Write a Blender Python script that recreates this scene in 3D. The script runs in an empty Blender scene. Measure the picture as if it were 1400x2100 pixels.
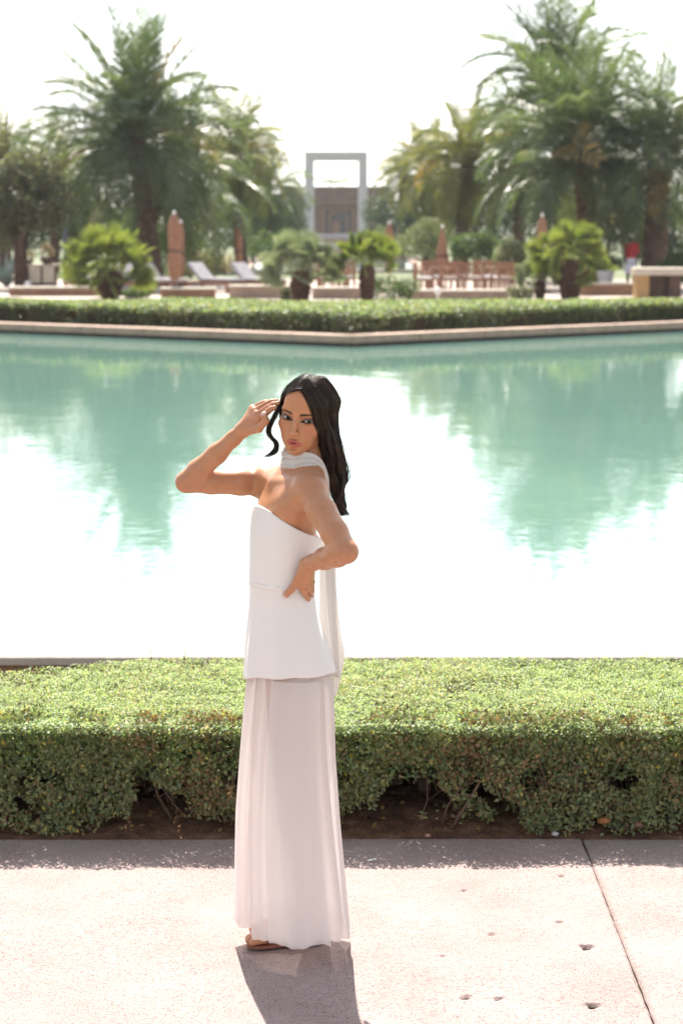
import bpy, bmesh, math, random
import numpy as np
from mathutils import Vector, Matrix, Quaternion, Euler

# ------------------------------------------------------------------ camera
SC = bpy.context.scene
COL = SC.collection
R = math.radians
FPX = 4200.0                       # focal length in photograph pixels (72 mm on a 36 mm tall frame)
TH = math.atan(580.0 / FPX)        # camera looks 7.9 degrees down
HC = 2.145                         # camera height
cam_d = bpy.data.cameras.new('camera')
cam = bpy.data.objects.new('camera', cam_d)
COL.objects.link(cam)
cam.location = (0, 0, HC)
cam.rotation_euler = (R(90) - TH, 0, 0)
cam_d.sensor_fit = 'VERTICAL'
cam_d.sensor_height = 36.0
cam_d.sensor_width = 24.0
cam_d.lens = 72.0
cam_d.clip_start = 0.1
cam_d.clip_end = 3000
cam_d.dof.use_dof = True
cam_d.dof.focus_distance = 5.93
cam_d.dof.aperture_fstop = 4.7
cam_d.dof.aperture_blades = 9
SC.camera = cam

# ------------------------------------------------------------------ sky and sun
SUN_EL, SUN_AZ = R(50.0), R(-7.4)
SUNV = Vector((math.sin(SUN_AZ) * math.cos(SUN_EL), math.cos(SUN_AZ) * math.cos(SUN_EL), math.sin(SUN_EL)))
world = bpy.data.worlds.new('World')
SC.world = world
world.use_nodes = True
_n = world.node_tree.nodes
_sky = _n.new('ShaderNodeTexSky')
_sky.sky_type = 'NISHITA'
_sky.sun_disc = False
_sky.sun_elevation = SUN_EL
_sky.sun_rotation = SUN_AZ
_sky.air_density = 1.0
_sky.dust_density = 1.0
_sky.ozone_density = 1.0
_bg = _n['Background']
_bg.inputs['Strength'].default_value = 0.10
_hs = _n.new('ShaderNodeHueSaturation')           # thin bright haze whitens the whole sky evenly
_hs.inputs['Saturation'].default_value = 0.35
world.node_tree.links.new(_sky.outputs[0], _hs.inputs['Color'])
world.node_tree.links.new(_hs.outputs[0], _bg.inputs[0])
sun_d = bpy.data.lights.new('sun', 'SUN')
sun_d.energy = 5.0
sun_d.angle = R(0.5)
sun_d.color = (1.0, 0.93, 0.84)
sun = bpy.data.objects.new('sun', sun_d)
COL.objects.link(sun)
sun.rotation_euler = SUNV.to_track_quat('Z', 'Y').to_euler()
SC.view_settings.view_transform = 'Standard'
SC.view_settings.look = 'None'
SC.view_settings.gamma = 1.0
SC.view_settings.exposure = 1.45
SC.cycles.max_bounces = 8
SC.cycles.transparent_max_bounces = 16
SC.cycles.use_denoising = True

# ------------------------------------------------------------------ helpers
rng = np.random.default_rng(7)
random.seed(7)


def at(px, py, Y):
    """the point at distance Y that the photograph shows at pixel px, py"""
    u, v = (px - 700) / FPX, (py - 1050) / FPX
    d = (u, math.cos(TH) - v * math.sin(TH), -math.sin(TH) - v * math.cos(TH))
    t = Y / d[1]
    return np.array((d[0] * t, Y, HC + d[2] * t))


def gnd(px, py, z):
    u, v = (px - 700) / FPX, (py - 1050) / FPX
    d = (u, math.cos(TH) - v * math.sin(TH), -math.sin(TH) - v * math.cos(TH))
    t = (z - HC) / d[2]
    return np.array((d[0] * t, d[1] * t, z))


def tag(o, label=None, cat=None, group=None, kind=None):
    if label: o['label'] = label
    if cat: o['category'] = cat
    if group: o['group'] = group
    if kind: o['kind'] = kind
    return o


def empty(name, loc, rz=0.0, label=None, cat=None, group=None):
    o = bpy.data.objects.new(name, None)
    COL.objects.link(o)
    o.location = tuple(float(c) for c in loc)
    o.rotation_euler = (0, 0, rz)
    o.empty_display_size = 0.1
    return tag(o, label, cat, group)


def mk_mesh(name, V, Fc, smooth=False, col=None):
    """V (n,3); Fc a list of face arrays (each (m,k)) or one array"""
    V = np.asarray(V, dtype=np.float32)
    if isinstance(Fc, np.ndarray): Fc = [Fc]
    Fc = [np.asarray(f, dtype=np.int32) for f in Fc if len(f)]
    me = bpy.data.meshes.new(name)
    me.vertices.add(len(V))
    me.vertices.foreach_set('co', V.ravel())
    nl = sum(f.size for f in Fc)
    npol = sum(len(f) for f in Fc)
    me.loops.add(nl)
    me.loops.foreach_set('vertex_index', np.concatenate([f.ravel() for f in Fc]))
    me.polygons.add(npol)
    ls = np.concatenate([np.full(len(f), f.shape[1], dtype=np.int32) for f in Fc])
    me.polygons.foreach_set('loop_start', np.concatenate([[0], np.cumsum(ls)[:-1]]).astype(np.int32))
    if smooth:
        me.polygons.foreach_set('use_smooth', np.ones(npol, dtype=bool))
    me.update(calc_edges=True)
    if col is not None:
        a = me.color_attributes.new('paint', 'FLOAT_COLOR', 'POINT')
        c = np.ones((len(V), 4), dtype=np.float32)
        c[:, :3] = col
        a.data.foreach_set('color', c.ravel())
    return me


def link(name, me, mat, parent=None):
    o = bpy.data.objects.new(name, me)
    COL.objects.link(o)
    if mat is not None and len(me.materials) == 0:
        me.materials.append(mat)
    if parent is not None: o.parent = parent
    return o


class MB:
    """collects simple shapes into one mesh"""
    def __init__(s): s.v, s.f = [], []

    def add(s, v, f):
        b = len(s.v)
        s.v += [tuple(map(float, p)) for p in v]
        s.f += [tuple(int(i) + b for i in q) for q in f]
        return s

    def box(s, c, d, rot=None, bev=0.0):
        hx, hy, hz = d[0] / 2, d[1] / 2, d[2] / 2
        if bev <= 0:
            P = [(x, y, z) for z in (-hz, hz) for x, y in ((-hx, -hy), (hx, -hy), (hx, hy), (-hx, hy))]
            Q = [(3, 2, 1, 0), (4, 5, 6, 7), (0, 1, 5, 4), (1, 2, 6, 5), (2, 3, 7, 6), (3, 0, 4, 7)]
        else:
            b = min(bev, hx * .9, hy * .9, hz * .9)
            ring = lambda k, z: [(-hx + k, -hy, z), (hx - k, -hy, z), (hx, -hy + k, z), (hx, hy - k, z), (hx - k, hy, z), (-hx + k, hy, z), (-hx, hy - k, z), (-hx, -hy + k, z)]
            sh = lambda pts, e: [(x * (hx - e) / hx, y * (hy - e) / hy, z) for x, y, z in pts]
            P = sh(ring(b, -hz), b) + ring(b, -hz + b) + ring(b, hz - b) + sh(ring(b, hz), b)
            Q = [tuple(range(7, -1, -1)), tuple(range(24, 32))]
            for r in range(3):
                for i in range(8):
                    j = (i + 1) % 8
                    Q.append((r * 8 + i, r * 8 + j, r * 8 + 8 + j, r * 8 + 8 + i))
        M = rot.to_matrix() if isinstance(rot, (Euler, Quaternion)) else (rot or Matrix.Identity(3))
        P = [tuple(M @ Vector(p) + Vector(tuple(map(float, c)))) for p in P]
        return s.add(P, Q)

    def tube(s, pts, rad, n=8, cap=True):
        pts = [Vector(tuple(map(float, p))) for p in pts]
        rad = [rad] * len(pts) if not hasattr(rad, '__len__') else rad
        V, Q = [], []
        up = None
        for i, p in enumerate(pts):
            t = (pts[min(i + 1, len(pts) - 1)] - pts[max(i - 1, 0)]).normalized()
            if up is None:
                up = t.orthogonal().normalized()
            up = (up - t * up.dot(t)).normalized()
            w = t.cross(up)
            for k in range(n):
                a = 2 * math.pi * k / n
                V.append(p + (up * math.cos(a) + w * math.sin(a)) * rad[i])
        for i in range(len(pts) - 1):
            for k in range(n):
                k2 = (k + 1) % n
                Q.append((i * n + k, i * n + k2, i * n + n + k2, i * n + n + k))
        if cap:
            Q.append(tuple(range(n - 1, -1, -1)))
            Q.append(tuple(range(len(pts) * n - n, len(pts) * n)))
        return s.add(V, Q)

    def lathe(s, prof, n=16, c=(0, 0, 0), wob=0.0, flute=0, fa=0.0):
        V, Q = [], []
        for r, z in prof:
            for k in range(n):
                a = 2 * math.pi * k / n
                rr = r * (1 + wob * random.uniform(-1, 1) + fa * math.cos(flute * a))
                V.append((c[0] + rr * math.cos(a), c[1] + rr * math.sin(a), c[2] + z))
        m = len(prof)
        for i in range(m - 1):
            for k in range(n):
                k2 = (k + 1) % n
                Q.append((i * n + k, i * n + k2, i * n + n + k2, i * n + n + k))
        Q.append(tuple(range(n - 1, -1, -1)))
        Q.append(tuple(range(m * n - n, m * n)))
        return s.add(V, Q)

    def build(s, name, mat, parent=None, smooth=False):
        me = bpy.data.meshes.new(name)
        me.from_pydata(s.v, [], s.f)
        if smooth: me.polygons.foreach_set('use_smooth', [True] * len(me.polygons))
        me.update()
        return link(name, me, mat, parent)


def copy_tree(o, parent=None):
    c = o.copy()
    COL.objects.link(c)
    c.parent = parent
    for ch in list(o.children):
        copy_tree(ch, c)
    return c


# value noise in numpy -------------------------------------------------
_perm = np.random.default_rng(3).random(4096).astype(np.float32)


def vnoise(P):
    P = np.asarray(P, dtype=np.float64)
    if P.shape[-1] == 2: P = np.concatenate([P, np.zeros(P.shape[:-1] + (1,))], -1)
    i = np.floor(P).astype(np.int64)
    f = P - i
    f = f * f * (3 - 2 * f)
    out = 0
    for dx in (0, 1):
        for dy in (0, 1):
            for dz in (0, 1):
                h = ((i[..., 0] + dx) * 73856093 ^ (i[..., 1] + dy) * 19349663 ^ (i[..., 2] + dz) * 83492791) & 4095
                w = (f[..., 0] if dx else 1 - f[..., 0]) * (f[..., 1] if dy else 1 - f[..., 1]) * (f[..., 2] if dz else 1 - f[..., 2])
                out = out + _perm[h] * w
    return out


def fbm(P, o=3):
    P = np.asarray(P, dtype=np.float64)
    a, s, t = 0.5, 0.0, 0.0
    for _ in range(o):
        s = s + a * vnoise(P); t += a
        P = P * 2.03 + 11.3; a *= .5
    return s / t


# ------------------------------------------------------------------ materials
class NT:
    def __init__(s, name):
        s.m = bpy.data.materials.new(name)
        s.m.use_nodes = True
        s.t = s.m.node_tree
        s.b = s.t.nodes['Principled BSDF']
        s.out = s.t.nodes['Material Output']

    def n(s, typ, **kw):
        nd = s.t.nodes.new(typ)
        for k, v in kw.items():
            if k in nd.inputs: nd.inputs[k].default_value = v
            else: setattr(nd, k, v)
        return nd

    def l(s, a, b): s.t.links.new(a, b); return s

    def noise(s, scale, detail=4, rough=.55, coord=None, vec=None):
        nd = s.n('ShaderNodeTexNoise', Scale=scale, Detail=detail, Roughness=rough)
        tc = s.n('ShaderNodeTexCoord')
        src = tc.outputs[coord or 'Object']
        if vec is not None:
            mp = s.n('ShaderNodeMapping')
            mp.inputs['Scale'].default_value = vec
            s.l(src, mp.inputs[0]); src = mp.outputs[0]
        s.l(src, nd.inputs['Vector'])
        return nd

    def ramp(s, src, stops):
        r = s.n('ShaderNodeValToRGB')
        e = r.color_ramp.elements
        while len(e) < len(stops): e.new(.5)
        for q, (p, c) in zip(e, stops):
            q.position = p; q.color = (*c, 1) if len(c) == 3 else c
        s.l(src, r.inputs[0])
        return r

    def mix(s, fac, a, b, typ='MIX'):
        m = s.n('ShaderNodeMix', data_type='RGBA', blend_type=typ)
        for sock, v in ((m.inputs[0], fac), (m.inputs[6], a), (m.inputs[7], b)):
            if hasattr(v, 'is_linked'): s.l(v, sock)
            else: sock.default_value = v if not isinstance(v, tuple) else (*v, 1)[:4]
        return m.outputs[2]

    def bump(s, src, strength=.3, dist=.01, nrm=None):
        b = s.n('ShaderNodeBump', Strength=strength, Distance=dist)
        s.l(src, b.inputs['Height'])
        if nrm is not None: s.l(nrm, b.inputs['Normal'])
        return b.outputs[0]

    def set(s, **kw):
        for k, v in kw.items():
            k = k.replace('_', ' ')
            if hasattr(v, 'is_linked'): s.l(v, s.b.inputs[k])
            else: s.b.inputs[k].default_value = v if not isinstance(v, tuple) else (*v, 1)[:4]
        return s


def plain(name, c, rough=.7, var=.25, scale=6.0, bump=.0, bs=40.0, spec=.5, metal=0.0):
    """a surface of one colour with uneven tone and fine relief"""
    m = NT(name)
    nz = m.noise(scale)
    lo = tuple(x * (1 - var) for x in c); hi = tuple(min(1, x * (1 + var)) for x in c)
    r = m.ramp(nz.outputs[0], [(.3, lo), (.7, hi)])
    m.set(Base_Color=r.outputs[0], Roughness=rough, Metallic=metal, Specular_IOR_Level=spec)
    if bump:
        nb = m.noise(bs, 3)
        m.set(Normal=m.bump(nb.outputs[0], bump, .01))
    return m.m


def leaf_mat(name, c1, c2, trans=.45, tc=None, rough=.45, paint=False, dead=None):
    """leaf: reflected and transmitted light; tone differs per leaf (paint) or per object"""
    m = NT(name)
    if paint:
        a = m.n('ShaderNodeAttribute', attribute_name='paint')
        base = a.outputs['Color']
    else:
        oi = m.n('ShaderNodeObjectInfo')
        stops = [(0.0, c1), (.75, c2)] + ([(.93, c2), (1.0, dead)] if dead else [])
        rr = m.ramp(oi.outputs['Random'], stops)
        nz = m.noise(3.0, 2)
        base = m.mix(.6, rr.outputs[0], m.ramp(nz.outputs[0], [(.3, (.55, .55, .55)), (.7, (1.35, 1.35, 1.35))]).outputs[0], 'MULTIPLY')
    m.set(Base_Color=base, Roughness=rough, Specular_IOR_Level=.4)
    tr = m.n('ShaderNodeBsdfTranslucent')
    tcol = m.mix(1.0, base, tc or (1.5, 1.6, .55), 'MULTIPLY')
    m.l(tcol, tr.inputs[0])
    ms = m.n('ShaderNodeMixShader')
    ms.inputs[0].default_value = trans
    m.l(m.b.outputs[0], ms.inputs[1]); m.l(tr.outputs[0], ms.inputs[2])
    m.l(ms.outputs[0], m.out.inputs[0])
    return m.m


# ------------------------------------------------------------------ implicit bodies
def smin(a, b, k):
    h = np.clip(.5 + .5 * (b - a) / k, 0, 1)
    return b + (a - b) * h - k * h * (1 - h)


def smax(a, b, k): return -smin(-a, -b, k)


class Solid:
    """smooth union of shapes; each shape keeps a bounding sphere so that far blocks skip it"""
    def __init__(s, k=.01): s.p, s.k = [], k

    def _add(s, fn, c, r, k, op): s.p.append((fn, np.asarray(c, float), float(r), s.k if k is None else k, op)); return s

    def cone(s, a, b, ra, rb, k=None, op='+'):
        a, b = np.asarray(a, float), np.asarray(b, float)
        ba = b - a
        l2 = float(ba @ ba) + 1e-12

        def fn(P):
            pa = P - a
            h = np.clip((pa @ ba) / l2, 0, 1)
            q = pa - h[:, None] * ba
            return np.sqrt((q * q).sum(1)) - (ra + (rb - ra) * h)
        return s._add(fn, (a + b) / 2, math.sqrt(l2) / 2 + max(ra, rb), k, op)

    def chain(s, pts, rad, k=None):
        for i in range(len(pts) - 1): s.cone(pts[i], pts[i + 1], rad[i], rad[i + 1], k)
        return s

    def ell(s, c, r, M=None, k=None, op='+'):
        c, r = np.asarray(c, float), np.asarray(r, float)
        M = np.eye(3) if M is None else np.asarray(M, float)   # rows are the axes

        def fn(P):
            q = (P - c) @ M.T
            k0 = np.sqrt(((q / r) ** 2).sum(1)) + 1e-9
            k1 = np.sqrt(((q / (r * r)) ** 2).sum(1)) + 1e-9
            return k0 * (k0 - 1) / k1
        return s._add(fn, c, r.max(), k, op)

    def raw(s, fn, c, r, k=None, op='+'): return s._add(fn, c, r, k, op)

    def __call__(s, P, prims=None):
        d = np.full(len(P), 1.0)
        for fn, c, r, k, op in (s.p if prims is None else prims):
            e = fn(P)
            if op == '+': d = smin(d, e, k) if k > 0 else np.minimum(d, e)
            else: d = smax(d, -e, k) if k > 0 else np.maximum(d, -e)
        return d

    def mesh(s, h, lo=None, hi=None, B=10):
        if lo is None:
            lo = np.min([c - r for f, c, r, k, op in s.p if op == '+'], 0) - 4 * h
            hi = np.max([c + r for f, c, r, k, op in s.p if op == '+'], 0) + 4 * h
        lo, hi = np.asarray(lo, float), np.asarray(hi, float)
        n = (np.ceil((hi - lo) / h / B).astype(int)) * B
        G = np.ones(n, dtype=np.float32)
        br = B * h * .87
        g = np.arange(B) * h
        loc = np.stack(np.meshgrid(g, g, g, indexing='ij'), -1).reshape(-1, 3)
        for bx in range(0, n[0], B):
            for by in range(0, n[1], B):
                for bz in range(0, n[2], B):
                    o = lo + np.array((bx, by, bz)) * h
                    c = o + B * h / 2
                    pr = [q for q in s.p if np.linalg.norm(c - q[1]) < q[2] + br + 2 * q[3] + .004]
                    if not any(q[4] == '+' for q in pr): continue
                    dc = s(c[None], pr)[0]
                    if dc > br * 1.8: continue
                    if dc < -br * 1.8:
                        G[bx:bx + B, by:by + B, bz:bz + B] = -1
                        continue
                    G[bx:bx + B, by:by + B, bz:bz + B] = np.clip(s(loc + o, pr), -1, 1).reshape(B, B, B)
        return surface_net(G, lo, h)


def surface_net(G, lo, h):
    S = G < 0
    c = S[:-1, :-1, :-1]
    anyc = c.copy(); allc = c.copy()
    for dx in (0, 1):
        for dy in (0, 1):
            for dz in (0, 1):
                q = S[dx:S.shape[0] - 1 + dx, dy:S.shape[1] - 1 + dy, dz:S.shape[2] - 1 + dz]
                anyc |= q; allc &= q
    act = np.argwhere(anyc & ~allc)
    idx = np.full(c.shape, -1, dtype=np.int32)
    idx[act[:, 0], act[:, 1], act[:, 2]] = np.arange(len(act))
    cor = np.array([(x, y, z) for x in (0, 1) for y in (0, 1) for z in (0, 1)])
    val = np.stack([G[act[:, 0] + a, act[:, 1] + b, act[:, 2] + d] for a, b, d in cor], 1)
    acc = np.zeros((len(act), 3)); cnt = np.zeros(len(act))
    for i in range(8):
        for j in range(i + 1, 8):
            if np.abs(cor[i] - cor[j]).sum() != 1: continue
            m = (val[:, i] < 0) != (val[:, j] < 0)
            t = val[m, i] / (val[m, i] - val[m, j])
            acc[m] += cor[i] + t[:, None] * (cor[j] - cor[i]); cnt[m] += 1
    V = lo + (act + acc / np.maximum(cnt, 1)[:, None]) * h
    Fs = []
    for ax in range(3):
        u, w = (ax + 1) % 3, (ax + 2) % 3
        sl = [slice(None)] * 3; sl[ax] = slice(1, None)
        s0 = [slice(None)] * 3; s0[ax] = slice(None, -1)
        e = np.argwhere(S[tuple(s0)] != S[tuple(sl)])
        e = e[(e[:, u] > 0) & (e[:, w] > 0) & (e[:, u] < idx.shape[u]) & (e[:, w] < idx.shape[w]) & (e[:, ax] < idx.shape[ax])]
        ins = S[e[:, 0], e[:, 1], e[:, 2]]
        q = []
        for du, dw in ((-1, -1), (0, -1), (0, 0), (-1, 0)):
            k = e.copy(); k[:, u] += du; k[:, w] += dw
            q.append(idx[k[:, 0], k[:, 1], k[:, 2]])
        q = np.stack(q, 1)
        q[~ins] = q[~ins][:, ::-1]
        Fs.append(q[(q >= 0).all(1)])
    return V, np.concatenate(Fs)


def vert_normals(V, Q):
    a, b, c = V[Q[:, 0]], V[Q[:, 1]], V[Q[:, 2]]
    n = np.cross(b - a, c - a)
    N = np.zeros_like(V)
    for k in range(Q.shape[1]): np.add.at(N, Q[:, k], n)
    return N / (np.linalg.norm(N, axis=1, keepdims=True) + 1e-12)


def spline(pts, n):
    """Catmull-Rom through pts (m,d) sampled at n points"""
    P = np.asarray(pts, float)
    P = np.concatenate([[2 * P[0] - P[1]], P, [2 * P[-1] - P[-2]]])
    m = len(P) - 3
    t = np.linspace(0, m, n)
    i = np.minimum(t.astype(int), m - 1)
    f = (t - i)[:, None]
    a, b, c, d = P[i], P[i + 1], P[i + 2], P[i + 3]
    return .5 * ((2 * b) + (-a + c) * f + (2 * a - 5 * b + 4 * c - d) * f ** 2 + (-a + 3 * b - 3 * c + d) * f ** 3)


def grid_faces(nu, nv, wrap=False):
    """faces of an nu x nv vertex grid (v fastest)"""
    i = np.arange(nu - (0 if wrap else 1))[:, None]
    j = np.arange(nv - 1)[None, :]
    i2 = (i + 1) % nu
    f = np.stack(np.broadcast_arrays(i * nv + j, i2 * nv + j, i2 * nv + j + 1, i * nv + j + 1), -1)
    return f.reshape(-1, 4)

# ------------------------------------------------------------------ the setting
# one ground sheet out to the horizon
m = NT('dry_lawn')
nz = m.noise(.6, 6)
m.set(Base_Color=m.ramp(nz.outputs[0], [(.3, (.10, .12, .045)), (.6, (.19, .17, .10)), (.8, (.26, .22, .15))]).outputs[0], Roughness=.9,
      Normal=m.bump(m.noise(9, 5).outputs[0], .5, .05))
g = MB()
g.add([(-900, -60, -.03), (900, -60, -.03), (900, 1500, -.03), (-900, 1500, -.03)], [(0, 1, 2, 3)])
tag(g.build('ground', m.m), 'dry pale lawn and earth reaching to the horizon', kind='structure')

# concrete path: slabs with a joint between them, cast with small holes
m = NT('path_concrete')
n1 = m.noise(3.2, 5); n2 = m.noise(170, 4, .7); n3 = m.noise(420, 2); n5 = m.noise(38, 5, .7, vec=(1, 2.2, 1))
base = m.ramp(n1.outputs[0], [(.25, (.315, .236, .220)), (.55, (.368, .286, .268)), (.8, (.41, .335, .315))]).outputs[0]
base = m.mix(.9, base, m.ramp(n2.outputs[0], [(.35, (.16, .14, .14)), (.45, (.92, .92, .92)), (.7, (1.12, 1.12, 1.1))]).outputs[0], 'MULTIPLY')
base = m.mix(.55, base, m.ramp(n5.outputs[0], [(.32, (.62, .58, .58)), (.48, (1, 1, 1)), (.7, (1.08, 1.08, 1.08))]).outputs[0], 'MULTIPLY')
nb = m.bump(n2.outputs[0], .55, .006, m.bump(n3.outputs[0], .35, .003, m.bump(n5.outputs[0], .4, .01)))
tc = m.n('ShaderNodeTexCoord'); sx = m.n('ShaderNodeSeparateXYZ'); m.l(tc.outputs['Object'], sx.inputs[0])
hole_dark = m.n('ShaderNodeMapRange'); m.l(sx.outputs[2], hole_dark.inputs['Value'])        # shade and debris in the holes, painted dark by depth
hole_dark.inputs['From Min'].default_value = -.0165; hole_dark.inputs['From Max'].default_value = -.022
base = m.mix(hole_dark.outputs[0], base, (.03, .018, .014))
m.set(Base_Color=base, Roughness=.9, Specular_IOR_Level=.2, Normal=nb)
CONC = m.m
DIRT = plain('soil', (.115, .062, .040), .95, .45, 14, .9, 60, .15)
path = empty('path', (0, 4.5, 0))
tag(path, 'pinkish grey concrete garden path in front of the hedge', kind='structure')
MB().box((0, 3.0 - 4.5, -.085), (40, 8.1, .10)).build('joint_bed', plain('joint_dirt', (.07, .05, .038), .95, .5, 30, .9, 90, .1), path)
holes = [(1202, 1938, .019), (1215, 2057, .019), (955, 2040, .013), (1021, 2042, .010), (1008, 1912, .011), (1146, 1887, .009), (1151, 1794, .011), (951, 1824, .007), (1388, 1818, .008), (909, 1957, .006)]
holes = [(gnd(a, b, 0)[:2], c * .78) for a, b, c in holes]


def slab(x0, x1, y0, y1, fine, jl, jr):
    """fine: step of the grid; jl / jr wobble of the joint edges"""
    xs = np.arange(x0, x1 + 1e-6, (x1 - x0) / max(2, round((x1 - x0) / fine)))
    ys = np.arange(y0, y1 + 1e-6, (y1 - y0) / max(2, round((y1 - y0) / fine)))
    X, Y = np.meshgrid(xs, ys, indexing='ij')
    Z = (fbm(np.stack([X * 1.3, Y * 1.3], -1), 3) - .5) * .012 + (fbm(np.stack([X * 40, Y * 40], -1), 2) - .5) * .0022
    Z -= Z.max()
    for (hx_, hy_), r in holes:
        ang = np.arctan2(Y - hy_, X - hx_)
        d = np.hypot(X - hx_, (Y - hy_) * .85) / (r * (1 + .25 * np.sin(ang * 3 + r * 900) + .15 * np.sin(ang * 5)))
        Z -= np.where(d < 1, .055, 0) + np.where((d >= 1) & (d < 1.35), .004 * (1.35 - d) / .35, 0)
    for xe, sgn in ((x0, 1), (x1, -1)):
        t = np.clip(1 - np.abs(X - xe) / .02, 0, 1)
        wob = (fbm(np.stack([Y * 16, Y * 0 + xe], -1), 3) - .35) * .005
        X = X + sgn * np.maximum(wob, 0) * t
        Z -= t ** 3 * .003
    t = np.clip(1 - np.abs(Y - y1) / .02, 0, 1)
    Y = Y + (fbm(np.stack([X * 9, X * 0], -1), 3) - .5) * .02 * t
    Z -= t ** 3 * .008
    nx, ny = X.shape
    V = np.stack([X, Y - 4.5, Z], -1).reshape(-1, 3)
    rim = [np.arange(nx) * ny, (nx - 1) * ny + np.arange(ny), (np.arange(nx) * ny + ny - 1)[::-1], np.arange(ny)[::-1]]
    rim = np.concatenate([r[:-1] for r in rim])
    W = V[rim].copy(); W[:, 2] = -.06
    b = len(V); k = len(rim); i = np.arange(k); j = (i + 1) % k
    side = np.stack([rim[i], b + i, b + j, rim[j]], 1)
    return link('slab', mk_mesh('slab', np.concatenate([V, W]), [grid_faces(nx, ny)[:, ::-1] if False else grid_faces(nx, ny), side], True), CONC, path)


slab(-1.62, .853, 4.4, 7.075, .0098, 0, 0)
slab(.858, 3.3, 4.4, 7.075, .022, 0, 0)
slab(-4.1, -1.63, 4.4, 7.075, .05, 0, 0)
slab(-4.1, 3.3, -1.0, 4.39, .12, 0, 0)

# soil bed under the hedge
xs, ys = np.linspace(-4, 4, 500), np.linspace(7.03, 8.62, 110)
X, Y = np.meshgrid(xs, ys, indexing='ij')
Z = -.012 + .055 * np.clip((Y - 7.08) / .35, 0, 1) ** .8 + (fbm(np.stack([X * 9, Y * 9], -1), 4) - .5) * .03 * np.clip((Y - 7.05) / .1, 0, 1) + (fbm(np.stack([X * 60, Y * 60], -1), 2) - .5) * .012
m = NT('bed_soil')
n1 = m.noise(16, 5); n2 = m.noise(150, 3)
c = m.ramp(n1.outputs[0], [(.3, (.075, .038, .025)), (.55, (.17, .092, .058)), (.75, (.26, .165, .11))]).outputs[0]
c = m.mix(.7, c, m.ramp(n2.outputs[0], [(.35, (.5, .5, .5)), (.62, (1.1, 1.1, 1.1)), (.72, (1.9, 1.75, 1.5))]).outputs[0], 'MULTIPLY')
m.set(Base_Color=c, Roughness=.95, Specular_IOR_Level=.1, Normal=m.bump(n2.outputs[0], .8, .01))
tag(link('soil_bed', mk_mesh('soil_bed', np.stack([X, Y, Z], -1).reshape(-1, 3), grid_faces(500, 110), True), m.m), 'brown soil bed under the near hedge', kind='structure')

# pool: water, near and far coping
WZ = .21
m = NT('pool_water')
w1 = m.noise(1.0, 3, .5, vec=(1.6, .9, 1)); w2 = m.noise(5.5, 2, .5, vec=(1.5, 1, 1))
body_c = m.ramp(m.noise(.18, 3).outputs[0], [(.3, (.125, .235, .195)), (.7, (.145, .262, .222))]).outputs[0]
m.set(Base_Color=body_c, Roughness=.035, IOR=1.38, Specular_IOR_Level=.5,
      Normal=m.bump(w2.outputs[0], .045, .02, m.bump(w1.outputs[0], .055, .08)))
corner, cl, cr = gnd(720, 712, WZ), gnd(0, 683, WZ), gnd(1400, 680, WZ)
dl, dr = (cl - corner) * 4.2, (cr - corner) * 4.2
cl4, cr4 = corner + dl, corner + dr
pw = MB()
pw.add([(-26, 8.9, WZ), (26, 8.9, WZ), (cr4[0], cr4[1] + 1, WZ), (cr4[0], cr4[1] + .1, WZ), (corner[0], corner[1] + .1, WZ), (cl4[0], cl4[1] + .1, WZ), (cl4[0], cl4[1] + 1, WZ)], [(0, 1, 2, 3, 4), (0, 4, 5, 6)])
tag(pw.build('pool_water', m.m), 'turquoise water of the large ornamental pool', kind='structure')

STONE = plain('coping_stone', (.36, .255, .195), .8, .2, 3.5, .3, 50, .3)
STONE2 = plain('coping_plaster', (.31, .18, .115), .85, .25, 4, .3, 60, .2)
near_wall = empty('pool_wall', (0, 8.75, 0), 0, 'low plastered pool wall with cream stone coping behind the near hedge', 'wall')
MB().box((0, .0, .145), (52, .24, .29)).build('wall_base', STONE2, near_wall)
CREAM = plain('cream_stone', (.52, .46, .38), .7, .12, 5, .2, 60, .3)
for i in range(-13, 13):
    cp = MB().box((0, 0, 0), (1.995, .30, .04), bev=.006) if i == -13 else None
    if cp:
        c0 = cp.build('coping_stone', CREAM, near_wall); o = c0
    else:
        o = c0.copy(); COL.objects.link(o)
    o.location = (i * 2.0 + 1.0, 0, .31)
WET_SHADE = plain('wet_shaded_wall', (.05, .045, .035), .5, .3, 3)  # wet wall darkened further, the coping's shadow painted in
far_wall = empty('pool_wall', (corner[0], corner[1], 0), 0, 'far pool wall meeting in a blunt corner, tan coping above the water', 'wall')
for sgn, d in ((-1, dl), (1, dr)):
    L = float(np.linalg.norm(d[:2])); u = d[:2] / L; nrm = np.array((-u[1], u[0])) if sgn > 0 else np.array((u[1], -u[0]))
    ang = math.atan2(u[1], u[0])
    mid = u * L / 2 + nrm * .25
    MB().box((mid[0], mid[1], .13), (L, .40, .26), Euler((0, 0, ang))).build('wall_base', WET_SHADE, far_wall)
    n = int(L / 1.5)
    for i in range(n):
        p = u * (i + .5) * 1.5 + nrm * .24
        if i == 0:
            c0 = MB().box((0, 0, 0), (1.49, .52, .13), bev=.008).build('coping_stone', STONE, far_wall); o = c0
        else:
            o = c0.copy(); COL.objects.link(o)
        o.location = (p[0], p[1], .335); o.rotation_euler = (0, 0, ang)

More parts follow.
